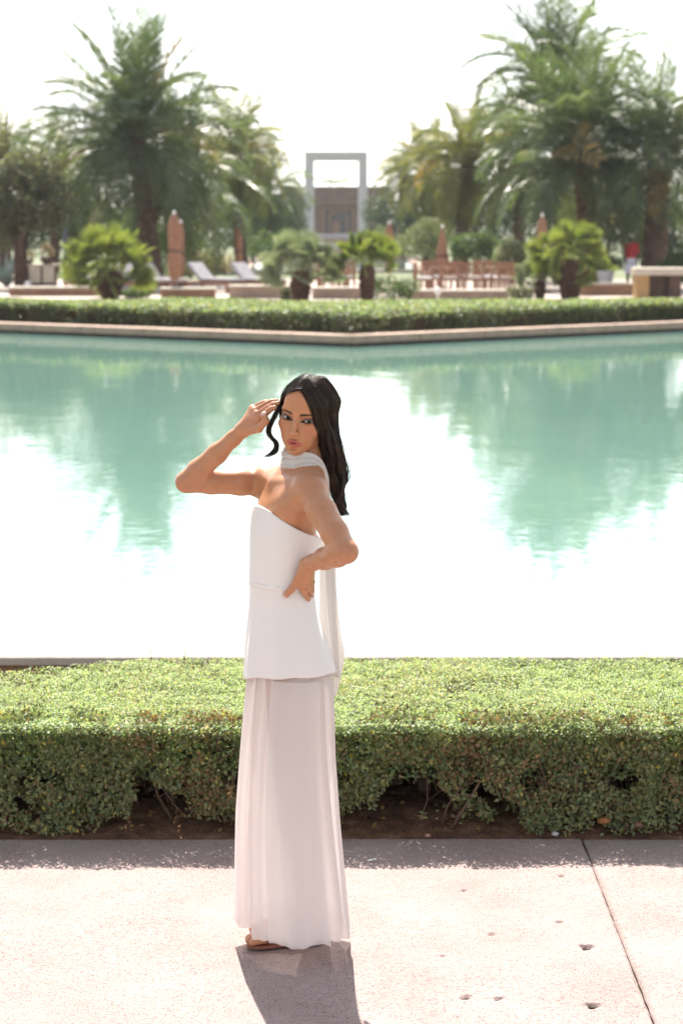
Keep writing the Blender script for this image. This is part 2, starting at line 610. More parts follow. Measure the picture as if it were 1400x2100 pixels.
# terrace beyond the far hedge
m = NT('terrace_stone')
n1 = m.noise(.7, 5)
m.set(Base_Color=m.ramp(n1.outputs[0], [(.3, (.28, .22, .18)), (.7, (.40, .33, .28))]).outputs[0], Roughness=.85)
TERR = m.m
tr = MB()
tr.add([(corner[0], corner[1] + .3, .25), (cr4[0], cr4[1] + .3, .25), (cr4[0], 78, .25), (cl4[0], 78, .25), (cl4[0], cl4[1] + .3, .25)], [(0, 1, 2, 3, 4)])
tag(tr.build('terrace', TERR), 'pale sunlit stone terrace behind the far hedge', kind='structure')
m = NT('far_grass')
n1 = m.noise(.5, 6)
m.set(Base_Color=m.ramp(n1.outputs[0], [(.3, (.055, .085, .025)), (.7, (.12, .14, .05))]).outputs[0], Roughness=.9)
MB().add([(-400, 77.9, .24), (400, 77.9, .24), (400, 900, .24), (-400, 900, .24)], [(0, 1, 2, 3)])
tr = MB(); tr.add([(-400, 78, .244), (400, 78, .244), (400, 900, .244), (-400, 900, .244)], [(0, 1, 2, 3)])
tag(tr.build('lawn', m.m), 'green lawn between the palms', kind='structure')

# ------------------------------------------------------------------ clipped hedges
def leaves(P, N, size, col, fold=.25, asp=.62, r=rng):
    """folded leaf quads (two triangles pairs) at P, facing N"""
    n = len(P)
    N = N / (np.linalg.norm(N, axis=1, keepdims=True) + 1e-9)
    a = r.normal(size=(n, 3))
    U = np.cross(N, a); U /= np.linalg.norm(U, axis=1, keepdims=True) + 1e-9
    W = np.cross(N, U)
    s = size[:, None]
    tip, bas = P + U * s * .5, P - U * s * .5
    l = P + W * s * asp * .5 + N * s * fold * .5 - U * s * .06
    q = P - W * s * asp * .5 + N * s * fold * .5 - U * s * .06
    V = np.stack([bas, q, tip, l], 1).reshape(-1, 3)
    b = np.arange(n)[:, None] * 4
    Fc = np.concatenate([b + np.array((0, 1, 2)), b + np.array((0, 2, 3))])
    return V, Fc, np.repeat(col, 4, 0)


def leaf_cols(P, r=rng, top=0.0, br=.16):
    n = len(P)
    pal = np.array([(.075, .102, .058), (.092, .120, .066), (.110, .128, .066), (.085, .102, .072), (.130, .138, .070)])
    c = pal[r.integers(0, len(pal), n)] * r.uniform(.7, 1.3, (n, 1))
    patch = fbm(P * np.array((4, 4, 5)), 3)
    brown = r.random(n) < br * np.clip((patch - .40) * 6, .15, 2.2)
    c[brown] = np.array((.125, .088, .055)) * r.uniform(.6, 1.25, (brown.sum(), 1))
    yel = r.random(n) < .007
    c[yel] = np.array((.28, .22, .05)) * r.uniform(.7, 1.1, (yel.sum(), 1))
    return c


LEAFP = leaf_mat('hedge_leaf', None, None, .40, (1.3, 1.42, .85), .5, paint=True)
TWIG = plain('hedge_twig', (.15, .095, .065), .8, .3, 40, .4, 200, .2)
hedge = empty('hedge', (0, 7.6, 0), 0, 'near clipped hedge with flat sunlit top and shaded leafy front beside the path', 'hedge')
HX = 2.6
r = np.random.default_rng(21)
parts = []
# top skin, its sunlight painted in as paler leaf colours
n = 285000
P = np.stack([r.uniform(-HX, HX, n), r.uniform(7.10, 8.24, n), np.zeros(n)], 1)
bump_ = (fbm(P * np.array((2.4, 2.4, 1)), 3) - .5) * .035 + (fbm(P * np.array((16, 16, 1)) + 5, 2) - .5) * .035
back = 8.20 - .22 * np.clip((-P[:, 0] - .72) / .5, 0, 1) ** 1.2 + (fbm(P[:, :1] * np.array((5, 0, 0)) + 3, 2) - .5) * .10
dep = r.random(n) ** 1.6 * .06
P[:, 2] = .415 + bump_ - dep
gap = fbm(P * np.array((5, 5, 1)) + 9, 3)
notch = fbm(np.stack([P[:, 0] * 5.5 + 2, P[:, 1] * 7], -1), 2)
keep = (P[:, 1] < back) & ~((gap < .30) & (r.random(n) < .6)) & ~((P[:, 1] < 7.25) & (notch > .68) & (r.random(n) < .85))
P = P[keep]
N = r.normal(size=(len(P), 3)) * .75 + np.array((0, 0, 1.0))
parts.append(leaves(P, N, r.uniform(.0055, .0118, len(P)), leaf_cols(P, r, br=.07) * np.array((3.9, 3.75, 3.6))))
# the clipped front edge of the top, dense and sharp
n = 30000
P = np.stack([r.uniform(-HX, HX, n), 7.065 + r.random(n) * .16, np.zeros(n)], 1)
P[:, 1] += (fbm(np.stack([P[:, 0] * 9, 0 * P[:, 0] + 4], -1), 3) - .5) * .05
P[:, 2] = .405 + (fbm(np.stack([P[:, 0] * 3, P[:, 1] * 3], -1), 3) - .5) * .03 - r.random(n) ** 1.5 * .035
keep = ~((fbm(np.stack([P[:, 0] * 6, 0 * P[:, 0] + 8], -1), 3) > .64) & (r.random(n) < .8))
P = P[keep]
parts.append(leaves(P, r.normal(size=(len(P), 3)) * .55 + np.array((0, -.1, 1.0)), r.uniform(.008, .017, len(P)), leaf_cols(P, r, br=.05) * np.array((3.3, 3.3, 3.1))))  # sunlit look of the edge put into pale leaf colours
# front skin, deep and ragged
n = 102000
P = np.stack([r.uniform(-HX, HX, n), np.zeros(n), r.uniform(.0, .43, n)], 1)
relief = fbm(np.stack([P[:, 0] * 7, P[:, 2] * 9], -1), 3)
relief = .5 + (relief - .5) * (1 - .65 * np.clip((P[:, 2] - .30) / .1, 0, 1))
dep = r.random(n) ** 1.3 * .13
P[:, 1] = 7.105 + (relief - .5) * .11 + dep
low = -.01 + .085 * np.clip((fbm(np.stack([P[:, 0] * 2.6 + 3.3, 0 * P[:, 0]], -1), 3) - .42) * 3.2, 0, 1) + (fbm(np.stack([P[:, 0] * 20, 0 * P[:, 0]], -1), 2) - .5) * .05
dens = fbm(np.stack([P[:, 0] * 10, P[:, 2] * 10, P[:, 1] * 6], -1), 3)
thin = np.clip((P[:, 2] - low) / .06, 0, 1)
keep = (P[:, 2] > low) & (dens > .435) & (r.random(n) < .35 + .65 * thin)
P = P[keep]
N = r.normal(size=(len(P), 3)) * .7 + np.array((0, -.9, .35))
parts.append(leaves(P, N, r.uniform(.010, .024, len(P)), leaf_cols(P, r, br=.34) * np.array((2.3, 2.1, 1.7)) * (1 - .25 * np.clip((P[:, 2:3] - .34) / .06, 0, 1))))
# inside
n = 42000
P = np.stack([r.uniform(-HX, HX, n), r.uniform(7.2, 8.15, n), r.uniform(.16, .40, n)], 1)
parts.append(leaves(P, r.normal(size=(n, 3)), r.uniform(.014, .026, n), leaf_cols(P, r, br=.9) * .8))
# the full corner between top and front
n = 40000
P = np.stack([r.uniform(-HX, HX, n), r.uniform(7.10, 7.34, n), r.uniform(.19, .40, n)], 1)
P[:, 1] += (fbm(np.stack([P[:, 0] * 7, P[:, 2] * 9], -1), 3) - .5) * .09
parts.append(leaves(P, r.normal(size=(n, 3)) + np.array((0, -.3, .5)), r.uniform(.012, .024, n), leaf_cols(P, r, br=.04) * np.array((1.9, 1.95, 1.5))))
# back skin
n = 12000
P = np.stack([r.uniform(-HX, HX, n), 8.17 - .22 * 0 + r.uniform(-.06, .02, n), r.uniform(.12, .41, n)], 1)
back = 8.20 - .22 * np.clip((-P[:, 0] - .72) / .5, 0, 1) ** 1.2
P[:, 1] = back - r.random(n) * .06
parts.append(leaves(P, r.normal(size=(n, 3)) * .6 + np.array((0, 1, .3)), r.uniform(.012, .024, n), leaf_cols(P, r)))
off = 0; VV, FF, CC = [], [], []
for v, f, c in parts:
    VV.append(v); FF.append(f + off); CC.append(c); off += len(v)
V = np.concatenate(VV) - np.array((0, 7.6, 0))
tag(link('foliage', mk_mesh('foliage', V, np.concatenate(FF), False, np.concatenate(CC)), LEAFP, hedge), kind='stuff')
kc = MB()                                       # opaque boxes added inside the hedge to stop sunlight leaking through
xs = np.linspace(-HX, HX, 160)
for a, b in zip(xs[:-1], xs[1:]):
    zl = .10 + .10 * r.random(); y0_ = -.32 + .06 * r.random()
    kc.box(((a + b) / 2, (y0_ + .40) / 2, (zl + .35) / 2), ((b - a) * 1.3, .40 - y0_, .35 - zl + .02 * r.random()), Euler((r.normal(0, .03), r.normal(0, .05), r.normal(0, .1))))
tag(kc.build('opaque_core', plain('core_brown', (.06, .042, .030), .95, .4, 60, .9, 120, .05), hedge), kind='stuff')
# woody stems
for i in range(125):
    x0 = r.uniform(-HX + .1, HX - .1); y0 = 7.16 + r.random() ** 1.5 * .45
    s = MB(); lean = r.normal(0, .10)
    pts = [(x0, y0 - 7.6, .0)]
    hgt = r.uniform(.22, .38)
    for t in (.25, .5, .75, 1):
        pts.append((x0 + lean * t + r.normal(0, .012), y0 - 7.6 + r.normal(0, .015) - .04 * t, .01 + hgt * t))
    w = r.uniform(.0032, .0075)
    s.tube(pts, [w, w * .9, w * .75, w * .6, w * .4], 5)
    for k_ in range(r.integers(1, 4)):
        b = np.array(pts[r.integers(1, 4)])
        s.tube([b, b + np.array((r.normal(0, .05), -.02 + r.normal(0, .02), .05)), b + np.array((r.normal(0, .09), -.03 + r.normal(0, .03), .11))], [w * .5, w * .4, w * .2], 4)
    s.build('stem', TWIG, hedge, True)
# shoots standing above the clipped top
for (px_, py_, hh) in ((380, 1338, .03), (312, 1341, .02)):
    s = MB(); b = at(px_, py_, 8.1)
    s.tube([(b[0] + .022, .5, .40), (b[0] + .014, .5, b[2] - .03), (b[0], .5, b[2])], [.0007, .0006, .0003], 4)
    for q in range(5):
        zz = b[2] - .012 * q
        s.add([(b[0], .5, zz), (b[0] - .008, .497, zz + .008), (b[0] - .003, .5, zz + .018)], [(0, 1, 2)])
    s.build('shoot', LEAFP if False else TWIG, hedge)

# far hedge, following the pool corner
fh = empty('hedge', (corner[0], corner[1] + 1.2, .25), 0, 'far clipped hedge along the pool corner below the palms', 'hedge')
o_ = np.array((corner[0], corner[1] + 1.2, 0))


def yfront(x):
    return np.where(x < corner[0], corner[1] + (x - corner[0]) * dl[1] / dl[0], corner[1] + (x - corner[0]) * dr[1] / dr[0]) + .72


parts = []
n = 70000
P = np.stack([r.uniform(-11, 11, n), np.zeros(n), np.zeros(n)], 1)
yf = yfront(P[:, 0])
P[:, 1] = yf + r.random(n) * np.maximum(1.4, 41.6 - yf)
P[:, 2] = .74 + (fbm(P * np.array((.9, .9, 1)), 3) - .5) * .12 - r.random(n) ** 2 * .10
parts.append(leaves(P, r.normal(size=(n, 3)) * .6 + np.array((0, 0, 1)), r.uniform(.06, .11, n), leaf_cols(P, r, br=.05) * np.array((2.2, 2.2, 1.9))))  # bright leaf colours paint sunlight onto the far hedge's top
n = 42000
P = np.stack([r.uniform(-11, 11, n), np.zeros(n), r.uniform(.30, .76, n)], 1)
P[:, 1] = yfront(P[:, 0]) + (fbm(np.stack([P[:, 0] * 1.6, P[:, 2] * 3], -1), 3) - .5) * .32 + r.random(n) ** 1.3 * .35
dens = fbm(np.stack([P[:, 0] * 3, P[:, 2] * 4, P[:, 1]], -1), 3)
P = P[(dens > .34)]
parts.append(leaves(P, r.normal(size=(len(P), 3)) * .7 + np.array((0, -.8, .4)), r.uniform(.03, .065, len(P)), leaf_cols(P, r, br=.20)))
n = 9000
P = np.stack([r.uniform(-11, 11, n), np.zeros(n), r.uniform(.3, .7, n)], 1)
P[:, 1] = np.maximum(41.6, yfront(P[:, 0]) + 1.4) - r.random(n) * .2
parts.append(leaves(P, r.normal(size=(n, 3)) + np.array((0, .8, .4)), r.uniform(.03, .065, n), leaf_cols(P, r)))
off = 0; VV, FF, CC = [], [], []
for v, f, c in parts:
    VV.append(v); FF.append(f + off); CC.append(c); off += len(v)
V = np.concatenate(VV) - o_ - np.array((0, 0, .25))
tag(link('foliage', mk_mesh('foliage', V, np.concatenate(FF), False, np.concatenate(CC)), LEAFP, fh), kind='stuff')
core = MB()  # solid boxes added inside the far hedge to keep sun out
xs = np.linspace(-11, 11, 45)
for a, b in zip(xs[:-1], xs[1:]):
    xm = (a + b) / 2
    y0_ = float(yfront(np.array([xm]))[0]) + .45; y1_ = max(41.6, y0_ + .9) - .3
    core.box((xm - o_[0], (y0_ + y1_) / 2 - o_[1], .20), (b - a, max(.3, y1_ - y0_), .40))
core.build('opaque_core', TWIG, fh)

# ------------------------------------------------------------------ the woman in white
Y0 = 5.97
FV = np.array((-.927, -.375, 0.0))       # where her chest faces
LV = np.array((.375, -.927, 0.0))        # towards her left side
FEET = np.array((-.148, Y0, 0.0))
person = empty('person', FEET, 0,
               'woman in long white strapless dress standing on the path, hand at her temple', 'person')


def pobj(name, V, Fc, mat, parent=None, smooth=True, col=None):
    return link(name, mk_mesh(name, np.asarray(V) - FEET, Fc, smooth, col), mat, parent or person)


# materials
def skin_mat():
    m = NT('skin')
    a = m.n('ShaderNodeAttribute', attribute_name='paint')
    nz = m.noise(60, 3)
    c = m.mix(.35, a.outputs['Color'], m.ramp(nz.outputs[0], [(.3, (.82, .8, .78)), (.7, (1.12, 1.12, 1.12))]).outputs[0], 'MULTIPLY')
    m.set(Base_Color=c, Roughness=.42, Specular_IOR_Level=.45, Subsurface_Weight=.12, Subsurface_Scale=.01,
          Normal=m.bump(m.noise(700, 2).outputs[0], .05, .002))
    m.b.inputs['Subsurface Radius'].default_value = (1, .35, .2)
    return m.m


def cloth_mat(name, c, trans, weave=900, sheer=0.0, rough=.8):
    m = NT(name)
    nz = m.noise(weave, 2, vec=(1, 1, .35))
    m.set(Base_Color=c, Roughness=rough, Sheen_Weight=.15, Specular_IOR_Level=.2,
          Normal=m.bump(nz.outputs[0], .12, .002, m.bump(m.noise(22, 3, vec=(1, 1, .4)).outputs[0], .18, .012)))
    tr = m.n('ShaderNodeBsdfTranslucent')
    tr.inputs[0].default_value = (*c, 1)
    ms = m.n('ShaderNodeMixShader')
    ms.inputs[0].default_value = trans
    m.l(m.b.outputs[0], ms.inputs[1]); m.l(tr.outputs[0], ms.inputs[2])
    last = ms.outputs[0]
    if sheer:
        tp = m.n('ShaderNodeBsdfTransparent')
        m2 = m.n('ShaderNodeMixShader')
        lw = m.n('ShaderNodeLayerWeight', Blend=.35)      # a fine weave closes up when seen edge-on
        mp = m.n('ShaderNodeMapRange')
        mp.inputs['To Min'].default_value = sheer; mp.inputs['To Max'].default_value = sheer * .15
        m.l(lw.outputs['Facing'], mp.inputs['Value'])
        m.l(mp.outputs[0], m2.inputs[0])
        m.l(last, m2.inputs[1]); m.l(tp.outputs[0], m2.inputs[2])
        last = m2.outputs[0]
    m.l(last, m.out.inputs[0])
    return m.m


SKIN = skin_mat()
CREPE = cloth_mat('white_crepe', (.80, .77, .745), .08)
CHIFFON = cloth_mat('white_chiffon', (.90, .87, .86), .56, sheer=.23)
LINING = cloth_mat('chiffon_lining', (.88, .83, .81), .55, sheer=.74)
SCARF = cloth_mat('scarf_chiffon', (.76, .73, .70), .30, sheer=.05)
SKINC = np.array((.455, .212, .108))

# dress outline: height, left and right pixel of the silhouette, half width across the body
_rows = [(1.40, 534, 640, .120), (1.335, 520, 652, .135), (1.25, 513, 656, .140), (1.18, 513, 648, .128), (1.117, 513, 641, .120), (1.05, 513, 646, .138),
         (.98, 508, 660, .155), (.911, 503, 678, .168), (.86, 501, 687, .176), (.82, 499, 693, .18), (.6, 492, 692, .178), (.4, 488, 698, .185), (.2, 491, 707, .195), (.0, 495, 716, .20)]
TZ, TC, TD, TW = [], [], [], []
for z, l, r, w in reversed(_rows):
    s = FPX / (Y0 * math.cos(TH) + (HC - z) * math.sin(TH))
    xl, xr = (l - 700) / s, (r - 700) / s
    TZ.append(z); TC.append((xl + xr) / 2); TW.append(w)
    TD.append(math.sqrt(((xr - xl) / 2) ** 2 - (.375 * w) ** 2) / .927)
_zz = np.linspace(0, 1.40, 141)


def _sm(v):
    q = np.interp(_zz, TZ, v)
    k = np.array((1, 2, 3, 4, 3, 2, 1.)); k /= k.sum()
    return np.convolve(np.pad(q, 3, 'edge'), k, 'valid')


TCs, TDs, TWs = _sm(TC), _sm(TD), _sm(TW)
trunk_c = lambda z: np.interp(z, _zz, TCs)
trunk_d = lambda z: np.interp(z, _zz, TDs)
trunk_w = lambda z: np.interp(z, _zz, TWs)


def ring(z, phi, off=0.0):
    """point on the dress outline at height z and angle phi (0 = front, 90 degrees = her left)"""
    z, phi = np.broadcast_arrays(np.asarray(z, float), np.asarray(phi, float))
    d, w = trunk_d(z) + off, trunk_w(z) + off
    P = (d * np.cos(phi))[..., None] * FV + (w * np.sin(phi))[..., None] * LV
    P[..., 0] += trunk_c(z); P[..., 1] += Y0; P[..., 2] = z
    return P


# ---- body: one skin surface from shoulders to feet
B = Solid(.03)


def trunk_fn(P):
    z = np.clip(P[:, 2], .80, 1.39)
    q = P - np.stack([trunk_c(z), np.full(len(P), Y0), z], 1)
    f, l = q @ FV, q @ LV
    ins = .009 + .030 * np.clip((1.02 - z) / .12, 0, 1)
    d, w = trunk_d(z) - ins, trunk_w(z) - ins
    k0 = np.sqrt((f / d) ** 2 + (l / w) ** 2) + 1e-9
    k1 = np.sqrt((f / d ** 2) ** 2 + (l / w ** 2) ** 2) + 1e-9
    e = k0 * (k0 - 1) / k1
    return smax(e, np.abs(P[:, 2] - 1.10) - .275, .05)


LSH, LEL, LWR = at(633, 1006, 5.825), at(709, 1131, 5.64), at(631, 1157, 5.815)
RSH, REL, RWR = at(551, 990, 6.115), at(383, 988, 6.03), at(497, 882, 5.995)
NECK0, NECK1 = np.array((-.135, 5.975, 1.39)), np.array((-.108, 5.975, 1.53))
B.raw(trunk_fn, (-.16, Y0, 1.1), .42)
B.cone(NECK0, NECK1, .056, .048, .03)
# collar bones, shoulder caps, trapezius
MIDS = (LSH + RSH) / 2
B.cone(LSH + np.array((-.008, .02, .008)), NECK0 + np.array((-.035, -.02, .012)), .036, .034, .035)
B.cone(RSH + np.array((.0, -.02, .004)), NECK0 + np.array((-.045, .02, .012)), .036, .034, .035)
B.cone(LSH + np.array((.02, .03, .0)), NECK1 + np.array((.012, 0, -.055)), .034, .036, .045)
B.cone(RSH + np.array((.02, -.03, .0)), NECK1 + np.array((.012, 0, -.055)), .034, .036, .045)
B.cone(LSH + np.array((-.04, .05, -.05)), RSH + np.array((.035, -.06, -.05)), .055, .050, .04)
# collar bone ridges
B.cone(LSH + np.array((-.028, .012, .026)), NECK0 + np.array((-.062, -.018, .02)), .009, .010, .014)
B.cone(RSH + np.array((-.018, -.02, .03)), NECK0 + np.array((-.066, .012, .02)), .009, .010, .014)


def arm(S, E, W, ur, fr):
    ue = (E - S) / np.linalg.norm(E - S)
    B.ell(S + ue * .012, (.047, .047, .050), k=.03)
    B.chain([S, S + (E - S) * .35, S + (E - S) * .7, E], ur, .012)
    out = E - (S + W) / 2
    out /= np.linalg.norm(out)
    B.cone(E - ue * .02, E + out * .007, ur[3] * .88, ur[3] * .72, .012)
    B.chain([E, E + (W - E) * .22, E + (W - E) * .55, E + (W - E) * .85, W], fr, .014)


arm(LSH, LEL, LWR, [.043, .0415, .038, .032], [.032, .0345, .0300, .0225, .0205])
arm(RSH, REL, RWR, [.041, .0375, .0345, .030], [.030, .0325, .0285, .0215, .0200])


def hand(W, knuck, fingers, thumb, rad, back):
    """wrist, knuckle points, finger chains, thumb chain; fingers stay apart (small blend)"""
    for k in knuck:
        B.cone(W, k, .0165, .0115, .012)
    pc = (W + sum(knuck) / len(knuck)) / 2
    for a, b in zip(knuck[:-1], knuck[1:]):
        B.cone(a, b, .0112, .0112, .006)
    for ch, r in zip(fingers, rad):
        B.chain(ch, r, .002)
    B.cone(W + (thumb[0] - W) * .25, thumb[1], .017, .0125, .012)
    B.chain(thumb[1:], [.0112, .0104, .0088][:len(thumb) - 1], .004)


# right hand: palm to the camera, fingertips under the hair at her temple
k = [at(533, 858, 5.955), at(528, 850, 5.968), at(523, 843, 5.984), at(518, 838, 6.0)]
tips = [at(563, 836, 5.93), at(570, 827, 5.938), at(567, 822, 5.95), at(550, 824, 5.975)]
mids = [at(549, 844, 5.938), at(550, 836, 5.948), at(546, 829, 5.963), at(534, 829, 5.985)]
RTH = [at(507, 884, 5.97), at(531, 879, 5.945), at(545, 863, 5.925), at(541, 850, 5.925)]
hand(RWR, k, [[k[i], mids[i], (mids[i] + tips[i]) / 2 + np.array((0, .003, .002)), tips[i]] for i in range(4)], RTH,
     [[.0102, .0092, .0085, .0070]] * 3 + [[.0092, .0082, .0072, .0062]], 1)
# left hand on the hip, thumb forward, fingers round the back
k2 = [at(614, 1198, 5.832), at(623, 1196, 5.836), at(631, 1190, 5.846), at(636, 1182, 5.86)]
mid2 = [at(623, 1214, 5.842), at(633, 1210, 5.855), at(639, 1203, 5.872), at(641, 1193, 5.886)]
tip2 = [at(633, 1229, 5.862), at(639, 1222, 5.888), at(641, 1213, 5.91), at(641, 1202, 5.92)]
LTH = [at(622, 1170, 5.822), at(610, 1188, 5.826), at(597, 1209, 5.832), at(585, 1221, 5.838)]
hand(LWR, k2, [[k2[i], mid2[i], tip2[i]] for i in range(4)], LTH,
     [[.0088, .0080, .0066]] * 3 + [[.0080, .0072, .0060]], -1)

# legs and feet (seen through the sheer skirt and below its hem)
LAN, RAN = np.array((-.092, 5.985, .085)), np.array((-.085, 6.08, .085))
for hipp, knee, an in ((np.array((-.155, 5.905, .86)), np.array((-.145, 5.905, .49)), LAN), (np.array((-.145, 6.035, .86)), np.array((-.125, 6.05, .49)), RAN)):
    B.chain([hipp, hipp + (knee - hipp) * .5, knee, knee + (an - knee) * .3, an], [.070, .066, .050, .052, .034], .008)
    toe = an + np.array((-.185, -.035, -.062))
    B.chain([an + np.array((.012, 0, -.05)), an + np.array((-.07, -.012, -.045)), toe], [.030, .030, .014], .02)
    for q in range(5):
        t0 = an + np.array((-.150 + .008 * abs(q - 1), -.058 + q * .017, -.060))
        B.cone(t0, t0 + np.array((-.042 + .007 * abs(q - 1) + .002 * q, -.006, -.004)), .010, .0085 if q else .011, .004)

lo, hi = np.array((-.60, 5.55, 0.0)), np.array((.12, 6.25, 1.56))
Vb, Qb = B.mesh(.0030, (-.53, 5.58, 1.02), (.07, 6.19, 1.67))
colb = np.tile(SKINC, (len(Vb), 1))
tone = fbm(Vb * 9, 3)[:, None]
colb = colb * (.92 + .16 * tone)
# warmer elbows, fingertips; pale nails
for p, r in ((LEL, .05), (REL, .05)):
    w = np.exp(-((Vb - p) ** 2).sum(1) / r ** 2)[:, None] * .35
    colb = colb * (1 - w) + np.array((.36, .15, .085)) * w
handw = np.clip(1 - np.linalg.norm(Vb - at(538, 850, 5.96), axis=1) / .06, 0, 1)[:, None]
colb = colb * (1 - .45 * handw) + np.array((.50, .19, .11)) * .45 * handw
Nb = vert_normals(Vb, Qb)
for tip, pr in ((LTH[3], LTH[2]), (RTH[3], RTH[2])):
    ax = (tip - pr) / np.linalg.norm(tip - pr)
    q = Vb - (tip + ax * .003)
    m = (np.linalg.norm(q, axis=1) < .0095) & (Nb[:, 1] < -.45)
    colb[m] = (.62, .46, .42)
body = pobj('body', Vb, Qb, SKIN, col=colb)
Vl, Ql = B.mesh(.0042, (-.36, 5.74, -.01), (.03, 6.2, 1.05))
pobj('legs', Vl, Ql, SKIN, col=np.tile(SKINC * 1.05, (len(Vl), 1)))

# ---- head
yaw, pit, rol = R(20), R(7), R(9.5)
hy = np.array((-math.sin(yaw) * math.cos(pit), -math.cos(yaw) * math.cos(pit), -math.sin(pit)))
hx = np.cross((0, 0, 1), hy); hx /= np.linalg.norm(hx)
hz = np.cross(hy, hx)
hx, hz = hx * math.cos(rol) - hz * math.sin(rol), hz * math.cos(rol) + hx * math.sin(rol)
HM = np.stack([hx, hy, hz])                          # rows: her left, forward, up
HO = at(610, 860, 5.89) - hy * .080
toW = lambda q: HO + np.asarray(q) @ HM
toH = lambda p: (np.asarray(p) - HO) @ HM.T

EYE = .0325
H = Solid(.02)
H.ell((0, -.016, .027), (.071, .092, .077), k=.02)
H.ell((0, .030, -.020), (.060, .060, .080), k=.03)
H.ell((0, .046, -.060), (.040, .043, .044), k=.02)
for s in (-1, 1):
    H.cone((s * .047, -.002, -.058), (s * .011, .070, -.090), .015, .013, .025)      # jaw line
    H.ell((s * .043, .058, -.026), (.020, .018, .016), k=.022)                       # cheek bone
    H.ell((s * .030, .062, -.055), (.016, .016, .020), k=.02)                        # cheek
    H.cone((s * .010, .086, .020), (s * .046, .068, .020), .0085, .008, .014)        # brow ridge
H.ell((0, .081, -.090), (.014, .013, .012), k=.016)                                  # chin
H.ell((0, .074, .052), (.045, .022, .035), k=.03)                                    # forehead
for s in (-1, 1):
    H.ell((s * (EYE + .001), .104, -.001), (.021, .022, .0125), k=.013, op='-')      # eye sockets
H.cone((0, .087, .012), (0, .1035, -.024), .0070, .0078, .010)                       # nose bridge
H.ell((0, .1095, -.0345), (.0088, .0095, .0080), k=.008)                             # nose tip
for s in (-1, 1):
    H.ell((s * .0100, .0980, -.0375), (.0058, .0090, .0060), k=.006)                 # nostril wings
    H.ell((s * .0056, .1055, -.0438), (.0026, .0045, .0024), k=.002, op='-')         # nostrils
H.ell((0, .0985, -.052), (.003, .005, .007), k=.006, op='-')                          # groove over the lip
# lips, a little parted
for s in (-1, 1):
    H.chain([(s * .0035, .0955, -.0622), (s * .012, .0925, -.0636), (s * .0225, .0835, -.0682)], [.0041, .0036, .0022], .004)
    H.chain([(0, .0950, -.0745), (s * .010, .0920, -.0738), (s * .0215, .0835, -.0688)], [.0053, .0045, .0022], .004)
H.ell((0, .100, -.0685), (.0145, .0100, .0012), k=.0012, op='-')
H.ell((0, .0955, -.0870), (.016, .008, .004), k=.008, op='-')                        # fold under the lip


def lid(s):
    """the almond between the lids"""
    def fn(P):
        u = (P[:, 0] - s * EYE) * s
        z = P[:, 2] - u * .16
        w = np.clip(1 - (u / .0162) ** 2, -1, 1)
        e = np.maximum(z - .0046 * w - .0003, -.0034 * w - .0003 - z)
        return np.maximum(e * .8, .066 - P[:, 1])
    return fn


for s in (-1, 1):
    H.ell((s * EYE, .0745, 0), (.0145, .0142, .0138), k=.004)
    H.raw(lid(s), (s * EYE, .085, 0), .022, .0012, '-')
    H.ell((s * .0705, -.012, -.012), (.009, .017, .029), k=.006)                     # ears
H.cone((0, -.02, -.03), (0.004, -.030, -.17), .050, .049, .035)                      # neck
Vh, Qh = H.mesh(.0016, (-.085, -.115, -.135), (.085, .125, .12))
# make-up and features painted on the skin
x, y, z = Vh.T
ax_ = np.abs(x)
ch = np.tile(SKINC * np.array((1.04, 1.0, .95)), (len(Vh), 1)) * (.94 + .12 * fbm(Vh * 22, 3)[:, None])


def paint(mask, c, a=1.0):
    global ch
    m = (np.clip(mask, 0, 1) * a)[:, None]
    ch = ch * (1 - m) + np.array(c) * m


sst = lambda e0, e1, v: (lambda t: t * t * (3 - 2 * t))(np.clip((v - e0) / (e1 - e0), 0, 1))
front = sst(.03, .06, y)
paint(np.exp(-((ax_ - .048) / .018) ** 2 - ((z + .028) / .017) ** 2) * front, (.46, .15, .09), .55)
paint(np.exp(-((ax_ - .052) / .016) ** 2 - ((z + .052) / .02) ** 2) * front, (.27, .12, .065), .35)
paint(np.exp(-(x / .012) ** 2 - ((z + .01) / .03) ** 2) * front, (.50, .27, .17), .35)
u = (ax_ - EYE)
zt = z - u * .18
# eye shadow, lash line, brows
paint(np.exp(-(u / .019) ** 2 - ((zt - .006) / .0085) ** 2) * front, (.10, .045, .03), .72)
paint(np.exp(-((u - .004) / .017) ** 2 - ((zt + .0065) / .004) ** 2) * front, (.12, .055, .035), .55)
alm = 1 - (u / .0166) ** 2
edge = np.minimum(np.abs(zt - .0060 * alm), np.abs(zt + .0044 * alm) + .0006)
paint((1 - sst(.0014, .0034, edge)) * (alm > -.35) * front, (.012, .008, .007))
paint(((zt < .0052 * alm) & (zt > -.0040 * alm) & (alm > 0) & (y > .06)).astype(float), (.02, .012, .01))
bx = (ax_ - .012) / .040
bz = .0178 + .0045 * np.sin(np.clip(bx, 0, 1) * 2.3) - .0025 * np.clip(bx, 0, 1) ** 2
bt = .0040 * (1 - .72 * np.clip(bx, 0, 1) ** 1.5)
paint((1 - sst(.75, 1.25, np.abs(z - bz) / bt)) * sst(-.06, .05, bx) * (1 - sst(.93, 1.05, bx)) * front * (.75 + .5 * fbm(Vh * 260, 2)), (.022, .014, .010))
